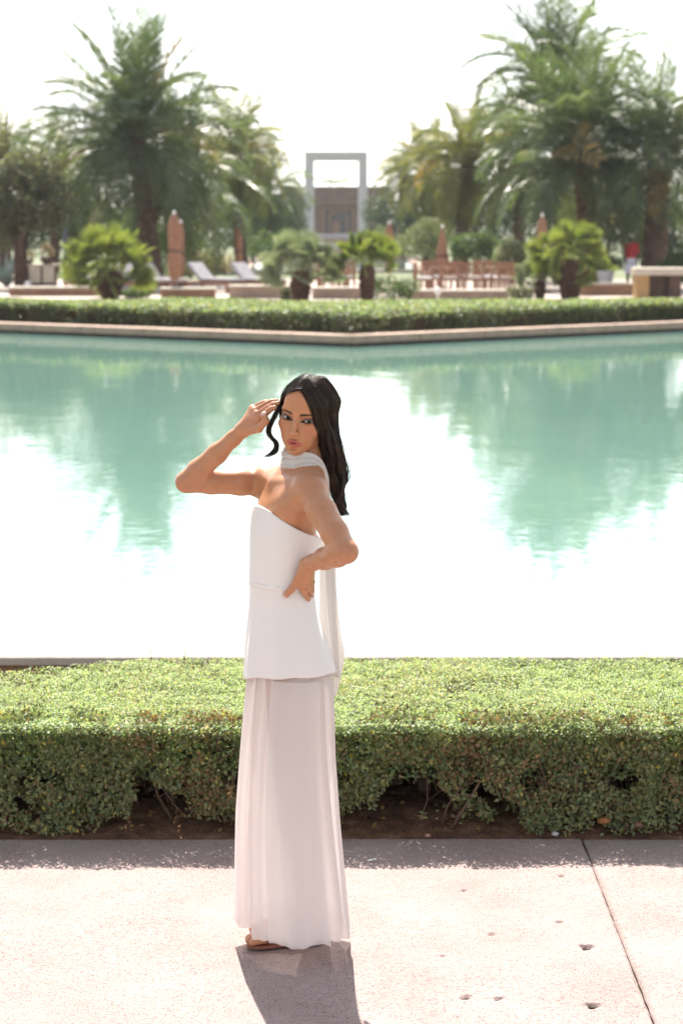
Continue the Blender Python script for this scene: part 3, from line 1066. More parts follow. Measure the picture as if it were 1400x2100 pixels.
# lips
lw = 1 - (ax_ / .0245) ** 2
up = -.0582 + .0016 * np.exp(-((ax_ - .0055) / .0035) ** 2) - .0080 * (ax_ / .0245) ** 1.6
dn = -.0675 - .0132 * np.sqrt(np.clip(lw, 0, 1))
lm = sst(0, .0016, up - z) * sst(0, .0016, z - dn) * (lw > 0) * (y > .074)
paint(lm, (.40, .098, .072), .92)
inn = (np.abs(z + .0684) < .0015 * np.clip(1 - (ax_ / .0150) ** 2, 0, 1) ** .5) & (y > .074) & (y < .0925)
paint(inn.astype(float), (.05, .015, .012))
paint(((z > -.0680) & (np.abs(x) < .009) & inn).astype(float), (.55, .50, .46))
paint(np.exp(-((ax_ - .0062) / .003) ** 2 - ((z + .0435) / .0024) ** 2) * (y > .09), (.10, .04, .028), .6)
pobj('head', toW(Vh), Qh[:, ::-1], SKIN, body, col=ch)

# eyes looking past the camera to her left
gz = np.array((.42, .90, -.03)); gz /= np.linalg.norm(gz)
m_eye = NT('eye')
a = m_eye.n('ShaderNodeAttribute', attribute_name='paint')
m_eye.set(Base_Color=a.outputs['Color'], Roughness=.12, Specular_IOR_Level=.22)
for s in (-1, 1):
    th, ph = np.meshgrid(np.linspace(0, math.pi, 40), np.linspace(0, 2 * math.pi, 49)[:-1], indexing='ij')
    q = np.stack([np.sin(th) * np.cos(ph), np.cos(th), np.sin(th) * np.sin(ph)], -1).reshape(-1, 3)
    ce = np.tile(np.array((.40, .36, .335)), (len(q), 1))
    ang = np.degrees(np.arccos(np.clip(q @ gz, -1, 1)))
    ce[ang < 31] = (.016, .009, .006)
    ce[(ang > 26) & (ang < 31)] = (.012, .008, .006)
    ce[ang < 12] = (.004, .004, .004)
    f = grid_faces(40, 48)
    f2 = np.stack([np.arange(39) * 48 + 47, (np.arange(39) + 1) * 48 + 47, (np.arange(39) + 1) * 48, np.arange(39) * 48], 1)
    pobj('eye', toW(q * .0124 + np.array((s * EYE, .0738, 0))), np.concatenate([f, f2])[:, ::-1], m_eye.m, body, col=ce)

# ---- hair
mh = NT('hair')
oi = mh.n('ShaderNodeAttribute', attribute_name='paint')
mh.set(Base_Color=oi.outputs['Color'], Roughness=.28, Specular_IOR_Level=.34)
HAIR = mh.m
C = Solid(.02)
C.ell((0, -.018, .028), (.0785, .0980, .0815), k=.02)
C.ell((.0, -.055, -.035), (.066, .055, .075), k=.03)
C.ell((-.010, .112, -.040), (.070, .080, .112), k=.010, op='-')
C.ell((-.085, .050, -.055), (.040, .070, .070), k=.010, op='-')
Vc, Qc = C.mesh(.003)
Vc = Vc + (fbm(Vc * np.array((160, 40, 40)), 2)[:, None] - .5) * .002
cap = pobj('hair', toW(Vc), Qc[:, ::-1], HAIR, col=np.tile((.0105, .0066, .005), (len(Vc), 1)))

sk_c, sk_r = np.array((0, -.018, .028)), np.array((.0805, .1000, .0840))


def onskull(p, lift=1.0):
    q = (np.asarray(p, float) - sk_c) / sk_r
    return sk_c + q / np.linalg.norm(q) * sk_r * lift


strands, scol = [], []
rows = [(862, 647, 692, 5.945, .070), (900, 654, 696, 5.955, .068), (920, 656, 703, 5.962, .064), (940, 659, 711, 5.972, .060), (960, 664, 713, 5.982, .056), (982, 672, 707, 5.992, .048),
        (1002, 677, 704, 6.0, .042), (1020, 678, 712, 6.005, .038), (1037, 686, 718, 6.01, .030), (1055, 699, 708, 6.015, .012)]
locks = []
for i in range(72):                                    # locks of long hair falling over her left side
    r_, an = rng.random() ** .38, rng.random() * 2 * math.pi
    locks.append((r_ * math.cos(an), r_ * math.sin(an), rng.random(), rng.uniform(0, 6.28), rng.uniform(.68, 1.0) if rng.random() < .85 else 1.0, rng.uniform(.006, .0125),
                  np.array((.014, .0078, .0055)) * rng.choice((.7, 1.0, 1.5, 2.6, 4.0))))
for i in range(1900):
    a_, b_, u, ph, ln, wa, lc = locks[i % len(locks)]
    a_ += rng.normal(0, .11); b_ += rng.normal(0, .11)
    u = min(1, max(0, u + rng.normal(0, .08)))
    root = onskull(np.array((.004, .085 - .12 * u, .075 + .05 * math.sin(u * 2.4))), .985)
    y2 = .030 - .055 * (b_ + 1) if b_ > -.4 else .052
    y2 += rng.normal(0, .006)
    lift = 1.0 + rng.normal(0, .010) + .010 * math.sin(ph * 3)
    p1 = onskull((.040, root[1] * .75 + y2 * .25, .105), lift)
    p2 = onskull((.075, y2 * .8 + root[1] * .1, .058), lift)
    p3 = onskull((.086, y2, .012), lift * 1.02)
    pts = [toW(root), toW(p1), toW(p2), toW(p3)]
    ln2 = ln * rng.uniform(.95, 1.03)
    last = len(rows) - 2
    for j, (py, lx, rx, yc, thk) in enumerate(rows[1:]):
        if j / last > ln2: break
        g_ = min(1, (j + .5) / 3)
        wx = wa * math.sin(j * 1.55 + ph * .12 + a_ * 1.2) * g_; wy = wa * 2.0 * math.cos(j * 1.55 + ph * .2 + a_) * g_
        sq = 1.0 if j / last < ln2 - .2 else .72       # ends draw together
        c_ = at((lx + rx) / 2 + a_ * sq * (rx - lx) / 2, py + rng.normal(0, 2.5), yc)
        pts.append(c_ + np.array((wx + rng.normal(0, .0008), b_ * thk * .8 + wy, 0)))
    strands.append((spline(pts, 26), rng.uniform(.0006, .0012)))
    scol.append(tuple(lc * rng.uniform(.8, 1.25)))
for i in range(900):                                   # her right side, swept back behind the ear
    u = rng.random()
    root = onskull(np.array((.004, .085 - .12 * u, .075 + .05 * math.sin(u * 2.4))), .985)
    y2 = .050 - .12 * u + rng.normal(0, .010)
    lift = 1.0 + rng.normal(0, .012)
    p1 = onskull((-.036, root[1] * .85 + y2 * .1, .105), lift)
    p2 = onskull((-.074, y2 * .75 + root[1] * .1, .062), lift)
    p3 = onskull((-.086, min(y2, .030) - .012, .014), lift * 1.0)
    p4 = np.array((-.078 + rng.normal(0, .004), min(y2, .0) - .022 + rng.normal(0, .006), -.045))
    pts = [toW(q) for q in (root, p1, p2, p3, p4)]
    if i < 770:
        pts.append(toW((-.050 + rng.normal(0, .012), -.060 + rng.normal(0, .01), -.10)))
        strands.append((spline(pts, 20), rng.uniform(.0006, .0012)))
    else:                                              # the loose wavy lock beside her cheek
        pts = pts[:3]
        ox, oy = rng.normal(0, 2.4), rng.normal(0, .005)
        for (qx, qy) in ((569, 842), (558, 862), (550, 880), (553, 895), (564, 906), (566, 917), (559, 929), (546, 937)):
            tw = 1.0 if qy < 925 else 1.6
            pts.append(at(qx + ox * tw, qy + rng.normal(0, 1.2), 5.935 + oy))
        strands.append((spline(pts, 28), rng.uniform(.0005, .0008)))
    scol.append((.012, .0072, .0052) if rng.random() > .3 else (.055, .026, .015))
for i in range(620):                                   # the curtain beside her left eye
    a_ = rng.random() ** 1.3
    d_ = rng.normal(0, .0022)
    loc = [(.003 + .002 * a_, .082 - .05 * a_, .090 + .020 * a_), (.024 + .010 * a_, .088 - .035 * a_, .074 + .016 * a_), (.040 + .022 * a_, .0845 - .035 * a_, .046 + .008 * a_),
           (.0495 + .024 * a_, .0785 - .035 * a_, .020), (.0575 + .022 * a_, .068 - .03 * a_, -.010), (.064 + .02 * a_, .054 - .03 * a_, -.038), (.070 + .018 * a_, .036 - .03 * a_, -.066)]
    pts = [toW(np.array(q) + np.array((d_, abs(d_), d_))) for q in loc]
    for j, (py, lx, rx, yc, thk) in enumerate(rows[3:]):
        wv = .006 * math.sin(j * 1.7 + a_ * 2) * min(1, (j + 1) / 3)
        pts.append(at(lx + 3 + a_ * 16 + rng.normal(0, 1.2), py + rng.normal(0, 2), yc - thk * .75) + np.array((wv, wv, 0)))
    strands.append((spline(pts, 32), rng.uniform(.0006, .0011)))
    scol.append((.012, .0072, .0052) if rng.random() > .25 else (.045, .022, .013))
for i in range(380):                                   # hair line over her right temple
    a_ = rng.random() ** 1.2
    d_ = rng.normal(0, .0016)
    loc = [(.001, .082 - .05 * a_, .090 + .022 * a_), (-.022 - .006 * a_, .0865 - .04 * a_, .082 + .014 * a_), (-.045 - .012 * a_, .0735 - .035 * a_, .064 + .010 * a_),
           (-.063 - .012 * a_, .052 - .03 * a_, .040), (-.073 - .008 * a_, .028 - .03 * a_, .012), (-.076 - .006 * a_, .004 - .03 * a_, -.022), (-.066, -.03 - .02 * a_, -.07), (-.045, -.055, -.11)]
    strands.append((spline([toW(np.array(q) + np.array((d_, abs(d_), d_))) for q in loc], 24), rng.uniform(.0006, .0011)))
    scol.append((.012, .0072, .0052) if rng.random() > .3 else (.060, .028, .016))
for i in range(70):                                    # fly-aways
    u = rng.random()
    sd = -1 if rng.random() < .4 else 1
    root = onskull((.004, .07 - .12 * u, .11), .99)
    pts = [toW(root), toW(onskull((sd * .04, root[1], .108), 1.02 + abs(rng.normal(0, .03)))), toW(onskull((sd * .075, root[1] * .7, .05), 1.03 + abs(rng.normal(0, .05)))),
           toW(onskull((sd * .088, root[1] * .7, -.02), 1.06 + abs(rng.normal(0, .06))))]
    strands.append((spline(pts, 16), .00035)); scol.append((.03, .016, .01))

# keep every strand outside the skin of the head
_all = toH(np.concatenate([p for p, r in strands]))
_near = np.abs(_all).max(1) < .14
for _ in range(2):
    q = _all[_near]
    d = H(q)
    bad = d < .0014
    qb = q[bad]
    g = np.stack([H(qb + e) - H(qb - e) for e in np.eye(3) * .001], 1)
    g /= np.linalg.norm(g, axis=1, keepdims=True) + 1e-9
    q[bad] = qb + g * np.clip(.0018 - d[bad], 0, .012)[:, None]
    _all[_near] = q
_all = toW(_all)
_o = 0
for i, (p, r) in enumerate(strands):
    strands[i] = (_all[_o:_o + len(p)], r); _o += len(p)


def strand_mesh(strands, cols, n=3):
    V, Fa, Cc, b = [], [], [], 0
    for (P, r), c in zip(strands, cols):
        m = len(P)
        T = np.gradient(P, axis=0); T /= np.linalg.norm(T, axis=1, keepdims=True) + 1e-9
        U = np.cross(T, (0.3, .9, .2)); U /= np.linalg.norm(U, axis=1, keepdims=True) + 1e-9
        W = np.cross(T, U)
        rr = r * np.clip(np.linspace(0, 1, m) * 12, .6, 1) * np.clip((1 - np.linspace(0, 1, m)) * 6, .15, 1)
        for k in range(n):
            an = 2 * math.pi * k / n
            V.append(P + (U * math.cos(an) + W * math.sin(an)) * rr[:, None])
        i = np.arange(m - 1)
        for k in range(n):
            k2 = (k + 1) % n
            Fa.append(np.stack([b + k * m + i, b + k2 * m + i, b + k2 * m + i + 1, b + k * m + i + 1], 1))
        Cc.append(np.tile(c, (m * n, 1)))
        b += m * n
    return np.concatenate(V), np.concatenate(Fa), np.concatenate(Cc)


V, Fa, Cc = strand_mesh(strands, scol)
pobj('hair_strands', V, Fa, HAIR, cap, col=Cc)

# ---- dress: bodice, peplum, sheer skirt
NPH = 120
ph = np.linspace(0, 2 * math.pi, NPH, endpoint=False)
PH, T = np.meshgrid(ph, np.linspace(0, 1, 34), indexing='ij')
ztop = 1.299 + .047 * np.cos(PH) - .018 * np.sin(PH) ** 2
Z = 1.104 + (ztop - 1.104) * T
wr = (fbm(np.stack([np.cos(PH) * 2.2, np.sin(PH) * 2.2, Z * 9], -1), 3) - .5) * .006
P = ring(Z, PH, .0005)
rad = P - np.stack([trunk_c(Z), np.full(Z.shape, Y0), Z], -1); rad /= np.linalg.norm(rad, axis=-1, keepdims=True)
P = P + rad * (wr + .002 * T ** 6)[..., None]
dress = pobj('dress', P.reshape(-1, 3), grid_faces(NPH, 34, True), CREPE)
md = dress.modifiers.new('thickness', 'SOLIDIFY'); md.thickness = .003; md.offset = 1

PH, T = np.meshgrid(ph, np.linspace(0, 1, 44), indexing='ij')
zb = .828 + .034 * np.clip(np.sin(PH), -.3, 1) + .003 * np.sin(PH * 3 + .6) + .002 * np.sin(PH * 7)
Z = 1.119 + (zb - 1.119) * T
fold = np.sin(PH * 6 + 1.1 + 1.5 * np.sin(PH)) * .006 * T ** 1.6 + .5 * (np.sin(PH * 13 + 2) * .003) * T ** 2
pull = (fbm(np.stack([np.cos(PH) * 2.5, np.sin(PH) * 2.5, Z * 6 + 3], -1), 3) - .5) * .009 * np.sin(np.clip(T * 1.2, 0, 1) * math.pi)
P = ring(Z, PH, .0023)
rad = P - np.stack([trunk_c(Z), np.full(Z.shape, Y0), Z], -1); rad /= np.linalg.norm(rad, axis=-1, keepdims=True)
P = P + rad * (fold + pull + .0012 * np.exp(-(T * 30) ** 2))[..., None]
pep = pobj('peplum', P.reshape(-1, 3), grid_faces(NPH, 44, True), CREPE, dress)
md = pep.modifiers.new('thickness', 'SOLIDIFY'); md.thickness = .003; md.offset = 1


def skirt_sheet(name, p0, p1, n, off, zt, hem, amp, seed, close=False, mat=None):
    r = np.random.default_rng(seed)
    pp = np.linspace(p0, p1, n, endpoint=not close)
    PH, T = np.meshgrid(pp, np.linspace(0, 1, 60), indexing='ij')
    ph3 = r.random(4) * 6.28
    f = np.sin(PH * 7 + ph3[0] + 1.1 * np.sin(PH * 2 + ph3[1])) + .45 * np.sin(PH * 13 + ph3[2] + 1.5 * np.sin(PH * 3)) + .16 * np.sin(PH * 29 + ph3[3] + T)
    Z = zt + (hem - .012 * f * .4 - zt) * T
    P = ring(Z, PH, (-.012 + off) * (1 - T) + (.010 + off * .5) * T)
    cen = np.stack([trunk_c(Z), np.full(Z.shape, Y0), Z], -1)
    rad = P - cen; rad /= np.linalg.norm(rad, axis=-1, keepdims=True)
    A = (amp * (.12 + .88 * T ** 1.15))
    tang = np.stack([-rad[..., 1], rad[..., 0], 0 * Z], -1)
    P = P + rad * (f * A)[..., None] + tang * (np.cos(PH * 7 + ph3[0]) * A * .6)[..., None]
    return pobj(name, P.reshape(-1, 3), grid_faces(n, 60, close), mat or CHIFFON, dress)


skirt_sheet('skirt', 0, 2 * math.pi, 300, -.004, .98, .066, .012, 5, True)
skirt_sheet('added_underskirt', 0, 2 * math.pi, 200, -.036, .98, .075, .010, 23, True, LINING)  # inner layer added so less sun leaks into her shadow
# the overlapping front panel beside the slit (near side)
skirt_sheet('skirt_panel', R(38), R(100), 90, .010, .845, .062, .006, 11)

# ---- scarf: wound round the neck, one tail down the back
a_ = np.linspace(0, 2 * math.pi, 80, endpoint=False)
A, T = np.meshgrid(a_, np.linspace(0, 1, 26), indexing='ij')
nc0, nc1 = np.array((-.122, 5.972)), np.array((-.117, 5.968))
cosA, sinA = np.cos(A), np.sin(A)                      # cosA = towards +x, sinA = towards +y
zt_ = 1.502 - .006 * cosA + .012 * sinA
zb_ = 1.447 + .020 * np.clip(cosA, 0, 1) + .02 * np.clip(sinA, 0, 1)
Z = zb_ + (zt_ - zb_) * T
rr = .0585 + .003 * np.sin(T * 9 + 1.5 * np.sin(A)) + .0016 * np.sin(T * 23 + A * 2) - .004 * T + .002 * np.sin(A * 3)
k_ = ((Z - 1.44) / .07)[..., None]
cc = nc0 * (1 - k_) + nc1 * k_
P = np.stack([cc[..., 0] + rr * cosA, cc[..., 1] + rr * sinA * 1.02, Z], -1)
scarf = pobj('scarf', P.reshape(-1, 3), grid_faces(80, 26, True), SCARF)
md = scarf.modifiers.new('thickness', 'SOLIDIFY'); md.thickness = .004; md.offset = -1
eA = [(578, 924, 5.955), (606, 926, 5.916), (640, 930, 5.905), (660, 945, 5.912), (672, 975, 5.935), (675, 1005, 5.965), (680, 1060, 5.995), (688, 1120, 6.0), (689, 1250, 6.0), (697, 1389, 6.0)]
eB = [(576, 964, 5.955), (602, 966, 5.914), (628, 957, 5.892), (648, 958, 5.895), (661, 984, 5.905), (668, 1010, 5.935), (662, 1060, 5.97), (656, 1120, 5.975), (655, 1250, 5.975), (650, 1386, 5.965)]


def ribbon(name, eA, eB, n, m, amp, mat, parent):
    A_ = spline([at(*q) for q in eA], n); B_ = spline([at(*q) for q in eB], n)
    t = np.linspace(0, 1, m)
    P = A_[:, None] * (1 - t)[None, :, None] + B_[:, None] * t[None, :, None]
    w = B_ - A_
    tt = np.gradient(A_, axis=0)
    nn = np.cross(w, tt); nn /= np.linalg.norm(nn, axis=1, keepdims=True)
    s_ = np.linspace(0, 1, n)
    f = np.sin(t[None] * 14 + 2 * s_[:, None]) + .5 * np.sin(t[None] * 31 + 4 * s_[:, None])
    P = P + nn[:, None] * (f * amp * (np.sin(t * math.pi) ** .5)[None])[..., None]
    o = pobj(name, P.reshape(-1, 3), grid_faces(n, m), mat, parent)
    md = o.modifiers.new('thickness', 'SOLIDIFY'); md.thickness = .0015
    return o


ribbon('scarf_tail', eA, eB, 120, 22, .0025, SCARF, scarf)
ribbon('scarf_tail', [(676, 1090, 6.02), (688, 1200, 6.02), (698, 1300, 6.02), (706, 1346, 6.02), (690, 1424, 6.02)],
       [(664, 1090, 6.015), (668, 1200, 6.015), (676, 1300, 6.015), (684, 1380, 6.015), (684, 1428, 6.015)], 60, 14, .002, SCARF, scarf)

# ---- sandals
SOLE = plain('sandal_leather', (.24, .085, .055), .45, .2, 40, .2, 200)
STRAP = plain('sandal_strap', (.34, .13, .09), .3, .15, 60)
for an in (LAN, RAN):
    s = MB()
    c = an + np.array((-.085, -.016, 0))
    o_ = [(-.135, 0), (-.128, .026), (-.10, .040), (-.05, .041), (0, .034), (.06, .031), (.10, .028), (.118, .012), (.12, 0), (.118, -.012), (.10, -.028), (.06, -.030), (0, -.032), (-.05, -.040), (-.10, -.042), (-.128, -.030)]
    o_ = spline(o_ + o_[:1], 61)[:-1] * np.array((.90, 1.0)) + np.array((.012, 0))
    n = len(o_)
    v = [(c[0] + p - .1 * q, c[1] + q + .17 * p, zz) for zz in (.002, .011) for p, q in o_]
    f = [tuple(range(n - 1, -1, -1)), tuple(range(n, 2 * n))] + [(i, (i + 1) % n, n + (i + 1) % n, n + i) for i in range(n)]
    s.add([np.array(q) - FEET for q in v], f)
    so = s.build('sandal', SOLE, person)
    for j, px_ in enumerate((-.100, -.086, -.072, -.054)):
        t = MB()
        pts = []
        for q in np.linspace(-1, 1, 9):
            pts.append(np.array((c[0] + px_ - .004 * q * (1 if j % 2 else -1), c[1] + q * .037 + .17 * px_, .010 + (.020 + .007 * j) * math.sqrt(max(0, 1 - q * q * .98)))) - FEET)
        t.tube(pts, .0042, 8)
        t.build('strap', STRAP, so, True)
# small earring
e = MB(); ep = toW((-.0745, -.004, -.045)) - FEET
e.tube([ep + np.array((0, 0, .004)), ep - np.array((0, 0, .004))], .003, 8)
e.build('earring', plain('silver', (.8, .78, .75), .2, .05, metal=1.0), person, True)

# ------------------------------------------------------------------ garden behind the pool
GZ = .25
r = np.random.default_rng(5)
px_m = lambda D: D / FPX                      # metres per photograph pixel at distance D


def frond_mesh(name, L, droop, nl=44, ll=.50, seed=0, lift=.30, mat=None):
    """feather frond along +x, arching down; stalk and leaflets"""
    q = np.random.default_rng(seed)
    t = np.linspace(0, 1, 13)
    ang = lift - droop * t ** 1.35
    dx, dz = np.cos(ang) * L / 12, np.sin(ang) * L / 12
    X = np.concatenate([[0], np.cumsum(dx[:-1])]); Z = np.concatenate([[0], np.cumsum(dz[:-1])])
    V, Fq = [], []

    def quad(a, b, c, d):
        k = len(V); V.extend([a, b, c, d]); Fq.append((k, k + 1, k + 2, k + 3))
    for i in range(12):                        # stalk: a V-shaped keel
        w0, w1 = .035 * (1 - t[i] * .85), .035 * (1 - t[i + 1] * .85)
        for s in (-1, 1):
            quad((X[i], 0, Z[i] - w0), (X[i + 1], 0, Z[i + 1] - w1), (X[i + 1], s * w1, Z[i + 1]), (X[i], s * w0, Z[i]))
    for i in range(nl):
        tt = .10 + .90 * (i + q.uniform(-.3, .3)) / nl
        tt = min(max(tt, 0), .995)
        x, z, a = np.interp(tt, t, X), np.interp(tt, t, Z), np.interp(tt, t, ang)
        fwd = np.array((math.cos(a), 0, math.sin(a))); upv = np.array((-math.sin(a), 0, math.cos(a)))
        ln = ll * (.35 + 1.0 * math.sin(math.pi * min(1, tt * .86 + .12))) * q.uniform(.85, 1.1)
        if tt < .2: ln *= .5
        for s in (-1, 1):
            sp = R(38 + 25 * (1 - tt)) + q.normal(0, .08)
            d = fwd * math.cos(sp) + np.array((0, s, 0)) * math.sin(sp) + upv * (.32 + q.normal(0, .10))
            d /= np.linalg.norm(d)
            p0 = np.array((x, 0, z)); p1 = p0 + d * ln * .55
            d2 = d + np.array((0, 0, -.45)); d2 /= np.linalg.norm(d2)
            p2 = p1 + d2 * ln * .45
            w = np.cross(d, upv); w /= np.linalg.norm(w) + 1e-9
            w = w * .62 + upv * .5 * q.choice((-1, 1)); w *= .024
            k = len(V)
            V.extend([p0 - w * .6, p0 + w * .6, p1 + w, p1 - w, p2])
            Fq.append((k, k + 1, k + 2, k + 3)); Fq.append((k + 3, k + 2, k + 4))
    me = bpy.data.meshes.new(name)
    me.from_pydata([tuple(map(float, p)) for p in V], [], Fq)
    me.materials.append(mat)
    me.update()
    return me


GREEN = leaf_mat('palm_leaf', (.072, .104, .064), (.115, .145, .074), .36, (1.35, 1.5, .6), .4, dead=(.24, .15, .06))
YGREEN = leaf_mat('palm_leaf_yellow', (.12, .14, .055), (.20, .19, .068), .40, (1.35, 1.4, .55), .4, dead=(.30, .19, .07))
BGREEN = leaf_mat('fan_leaf', (.12, .155, .06), (.20, .225, .085), .40, (1.4, 1.55, .5), .4)
SGREEN = leaf_mat('fan_leaf_silver', (.18, .21, .14), (.27, .30, .20), .35, (1.2, 1.3, .8), .45)
BARK = plain('palm_bark', (.105, .068, .050), .95, .45, 3.0, .9, 14, .1)
LBARK = plain('fan_palm_bark', (.085, .048, .034), .95, .45, 9, .9, 30, .1)
FR = {}
for key, mt in (('g', GREEN), ('y', YGREEN)):
    FR[key] = [frond_mesh('frond', 1.0 * 4.0, d, 64, .72, 40 + i, lf, mt) for i, (d, lf) in enumerate(((.45, .10), (1.25, .20), (1.75, .35), (2.1, .40), (1.5, .15)))]


def palm(label, px, base_py, cpx, cpy, D, Lpx, n, key='g', tr=.30, emin=-35, top=88, dens=1.0, group='tall date palms behind the pool'):
    """trunk foot at px, crown heart at pixel (cpx, cpy) at distance D, frond length in pixels"""
    b = at(px, base_py, D); b[2] = GZ
    c = at(cpx, cpy, D)
    L = Lpx * px_m(D)
    root = empty('palm_tree', b, 0, label, 'palm tree', group)
    h = c[2] - GZ; lean = c[0] - b[0]
    t = MB()
    prof, cen = [], []
    V, Q = [], []
    m_ = max(10, int(h / .16)); nn = 12
    for i in range(m_ + 1):
        u = i / m_
        rr = tr * .72 * (1.15 - .25 * u + (.18 if i % 2 else 0) + .25 * math.exp(-u * 9) + .35 * max(0, u - .85) / .15)
        for k in range(nn):
            a = 2 * math.pi * k / nn + (i % 2) * .26
            f = rr * (1 + r.uniform(-.08, .08))
            V.append((lean * u ** 1.3 + f * math.cos(a), f * math.sin(a), h * u))
    for i in range(m_):
        for k in range(nn):
            Q.append((i * nn + k, i * nn + (k + 1) % nn, i * nn + nn + (k + 1) % nn, i * nn + nn + k))
    t.add(V, Q); t.build('trunk', BARK, root)
    for i in range(n):
        u = (i + .5) / n
        el = top - (top - emin) * u ** .72 + r.normal(0, 6)
        az = i * 2.39996 + r.normal(0, .18)
        me = FR[key][0 if el > 55 else (1 if el > 30 else (2 if el > -2 else 4))]
        if r.random() < .12 and el < 50: me = FR[key][3]
        o = bpy.data.objects.new('frond', me); COL.objects.link(o); o.parent = root
        o.location = (lean + .12 * math.cos(az), .12 * math.sin(az), h - .25 * u)
        s = L / 4.0 * r.uniform(.82, 1.08) * (1 if el > -10 else .9)
        o.scale = (s, s * r.uniform(.9, 1.2), s)
        M = Matrix.Rotation(az, 3, 'Z') @ Matrix.Rotation(-R(el), 3, 'Y') @ Matrix.Rotation(r.normal(0, .35), 3, 'X')
        o.rotation_euler = M.to_euler()
    return root


palm('tallest left date palm, full dark crown reaching high into the white sky', 312, 585, 275, 285, 70, 262, 82, tr=.42, emin=-42)
palm('date palm leaning behind the tallest left palm, yellowing lower fronds', 255, 582, 350, 380, 74, 225, 54, tr=.36, emin=-55)
palm('smaller date palm right of the tallest left one, spiky top', 495, 565, 478, 320, 92, 150, 84, key='y', emin=-70, tr=.34)
palm('distant palm at the left garden edge nearest the grey portal', 560, 552, 548, 395, 112, 112, 60, key='g', emin=-65)
palm('pale palm top at the far left edge above the olive tree', 12, 575, 8, 300, 86, 105, 40, key='y', emin=-40)
palm('palm partly hidden behind the olive tree on the left', 110, 575, 128, 360, 92, 130, 44, key='y', emin=-55)
palm('tallest right date palm, crown cut by the top of the picture', 1150, 582, 1142, 172, 78, 215, 62, tr=.38, emin=-38)
palm('big right date palm in front with spreading fronds over the terrace', 1212, 590, 1192, 322, 67, 255, 84, tr=.45, emin=-32)
palm('right edge date palm with thick dark trunk near the man in red', 1338, 590, 1352, 318, 66, 215, 62, tr=.46, emin=-42)
palm('date palm left of the big right ones, bare trunk below golden fronds', 942, 568, 962, 338, 88, 155, 84, key='y', tr=.40, emin=-62)
palm('date palm crown between the bare trunk palm and the tall palm', 1062, 575, 1066, 300, 90, 150, 60, key='g', emin=-60)
palm('slim golden palm right of the portal', 876, 560, 874, 350, 102, 118, 66, key='y', emin=-65, tr=.32)
palm('small distant palm just right of the portal', 822, 548, 824, 352, 126, 66, 40, key='g', emin=-50, tr=.28)

# ---- fan palms with short shaggy trunks
def fan_mesh(name, mat, seed, n=20, spread=160):
    q = np.random.default_rng(seed)
    V, Fq = [], []
    st = .62
    V += [(0, -.012, 0), (0, .012, 0), (st, .010, .02), (st, -.010, .02)]; Fq.append((0, 1, 2, 3))
    for i in range(n):
        a = R(-spread + 2 * spread * (i + .5) / n) * .62
        ln = .44 * (1 - .22 * abs(a) / 1.8) * q.uniform(.9, 1.05)
        d = np.array((math.cos(a), math.sin(a), .12)); w = np.array((-math.sin(a), math.cos(a), 0)) * .020
        p0 = np.array((st, 0, .02)); p1 = p0 + d * ln * .6; p2 = p1 + (d + np.array((0, 0, -.35))) * ln * .4
        up = np.array((0, 0, .012 * (1 if i % 2 else -1)))
        k = len(V)
        V.extend([p0, p1 - w + up, p2, p1 + w - up]); Fq.append((k, k + 1, k + 2)); Fq.append((k, k + 2, k + 3))
    me = bpy.data.meshes.new(name)
    me.from_pydata([tuple(map(float, p)) for p in V], [], Fq)
    me.materials.append(mat); me.update()
    return me


FAN = {'b': [fan_mesh('fan_leaf', BGREEN, i) for i in range(3)], 's': [fan_mesh('fan_leaf', SGREEN, 9 + i) for i in range(3)]}


def fan_palm(label, px, py, crown_py, Rpx, n, key='b', tw=17, emin=-15, trunk=True):
    b = gnd(px, py, GZ); D = b[1]
    root = empty('fan_palm', b, 0, label, 'fan palm', 'short fan palms behind the far hedge')
    h = (py - crown_py) * px_m(D)
    w = tw * px_m(D)
    prof = []
    for i in range(15):
        u = i / 14
        prof.append((w * (.72 + .5 * math.sin(u * 2.6) + (.14 if i % 2 else 0)), h * u))
    MB().lathe(prof, 14, wob=.12).build('trunk', LBARK, root)
    s0 = Rpx * px_m(D) / 1.02
    for i in range(n):
        u = (i + .5) / n
        el = 86 - (86 - emin) * u ** .8 + r.normal(0, 6); az = i * 2.39996 + r.normal(0, .25)
        o = bpy.data.objects.new('fan_leaf', FAN[key][i % 3]); COL.objects.link(o); o.parent = root
        o.location = (.3 * w * math.cos(az), .3 * w * math.sin(az), h * .97)
        s = s0 * r.uniform(.8, 1.1); o.scale = (s, s, s)
        M = Matrix.Rotation(az, 3, 'Z') @ Matrix.Rotation(-R(el), 3, 'Y') @ Matrix.Rotation(r.normal(0, 1.0), 3, 'X')
        o.rotation_euler = M.to_euler()
    return root


fan_palm('round bushy fan palm on the left with stout dark trunk', 228, 614, 556, 100, 66, 'b', 20, -25)
fan_palm('silvery fan palm left of the picture centre with dark trunk', 617, 624, 556, 86, 60, 's', 17, -12)
fan_palm('bright green slender fan palm right of the picture centre', 752, 624, 545, 78, 46, 'b', 13, 0)
fan_palm('fan palm on the right with tall tapering brown trunk', 1168, 614, 532, 88, 58, 'b', 20, -20)
fan_palm('small silvery fan palm left of the tapering trunk', 1106, 613, 575, 56, 42, 's', 10, -10)


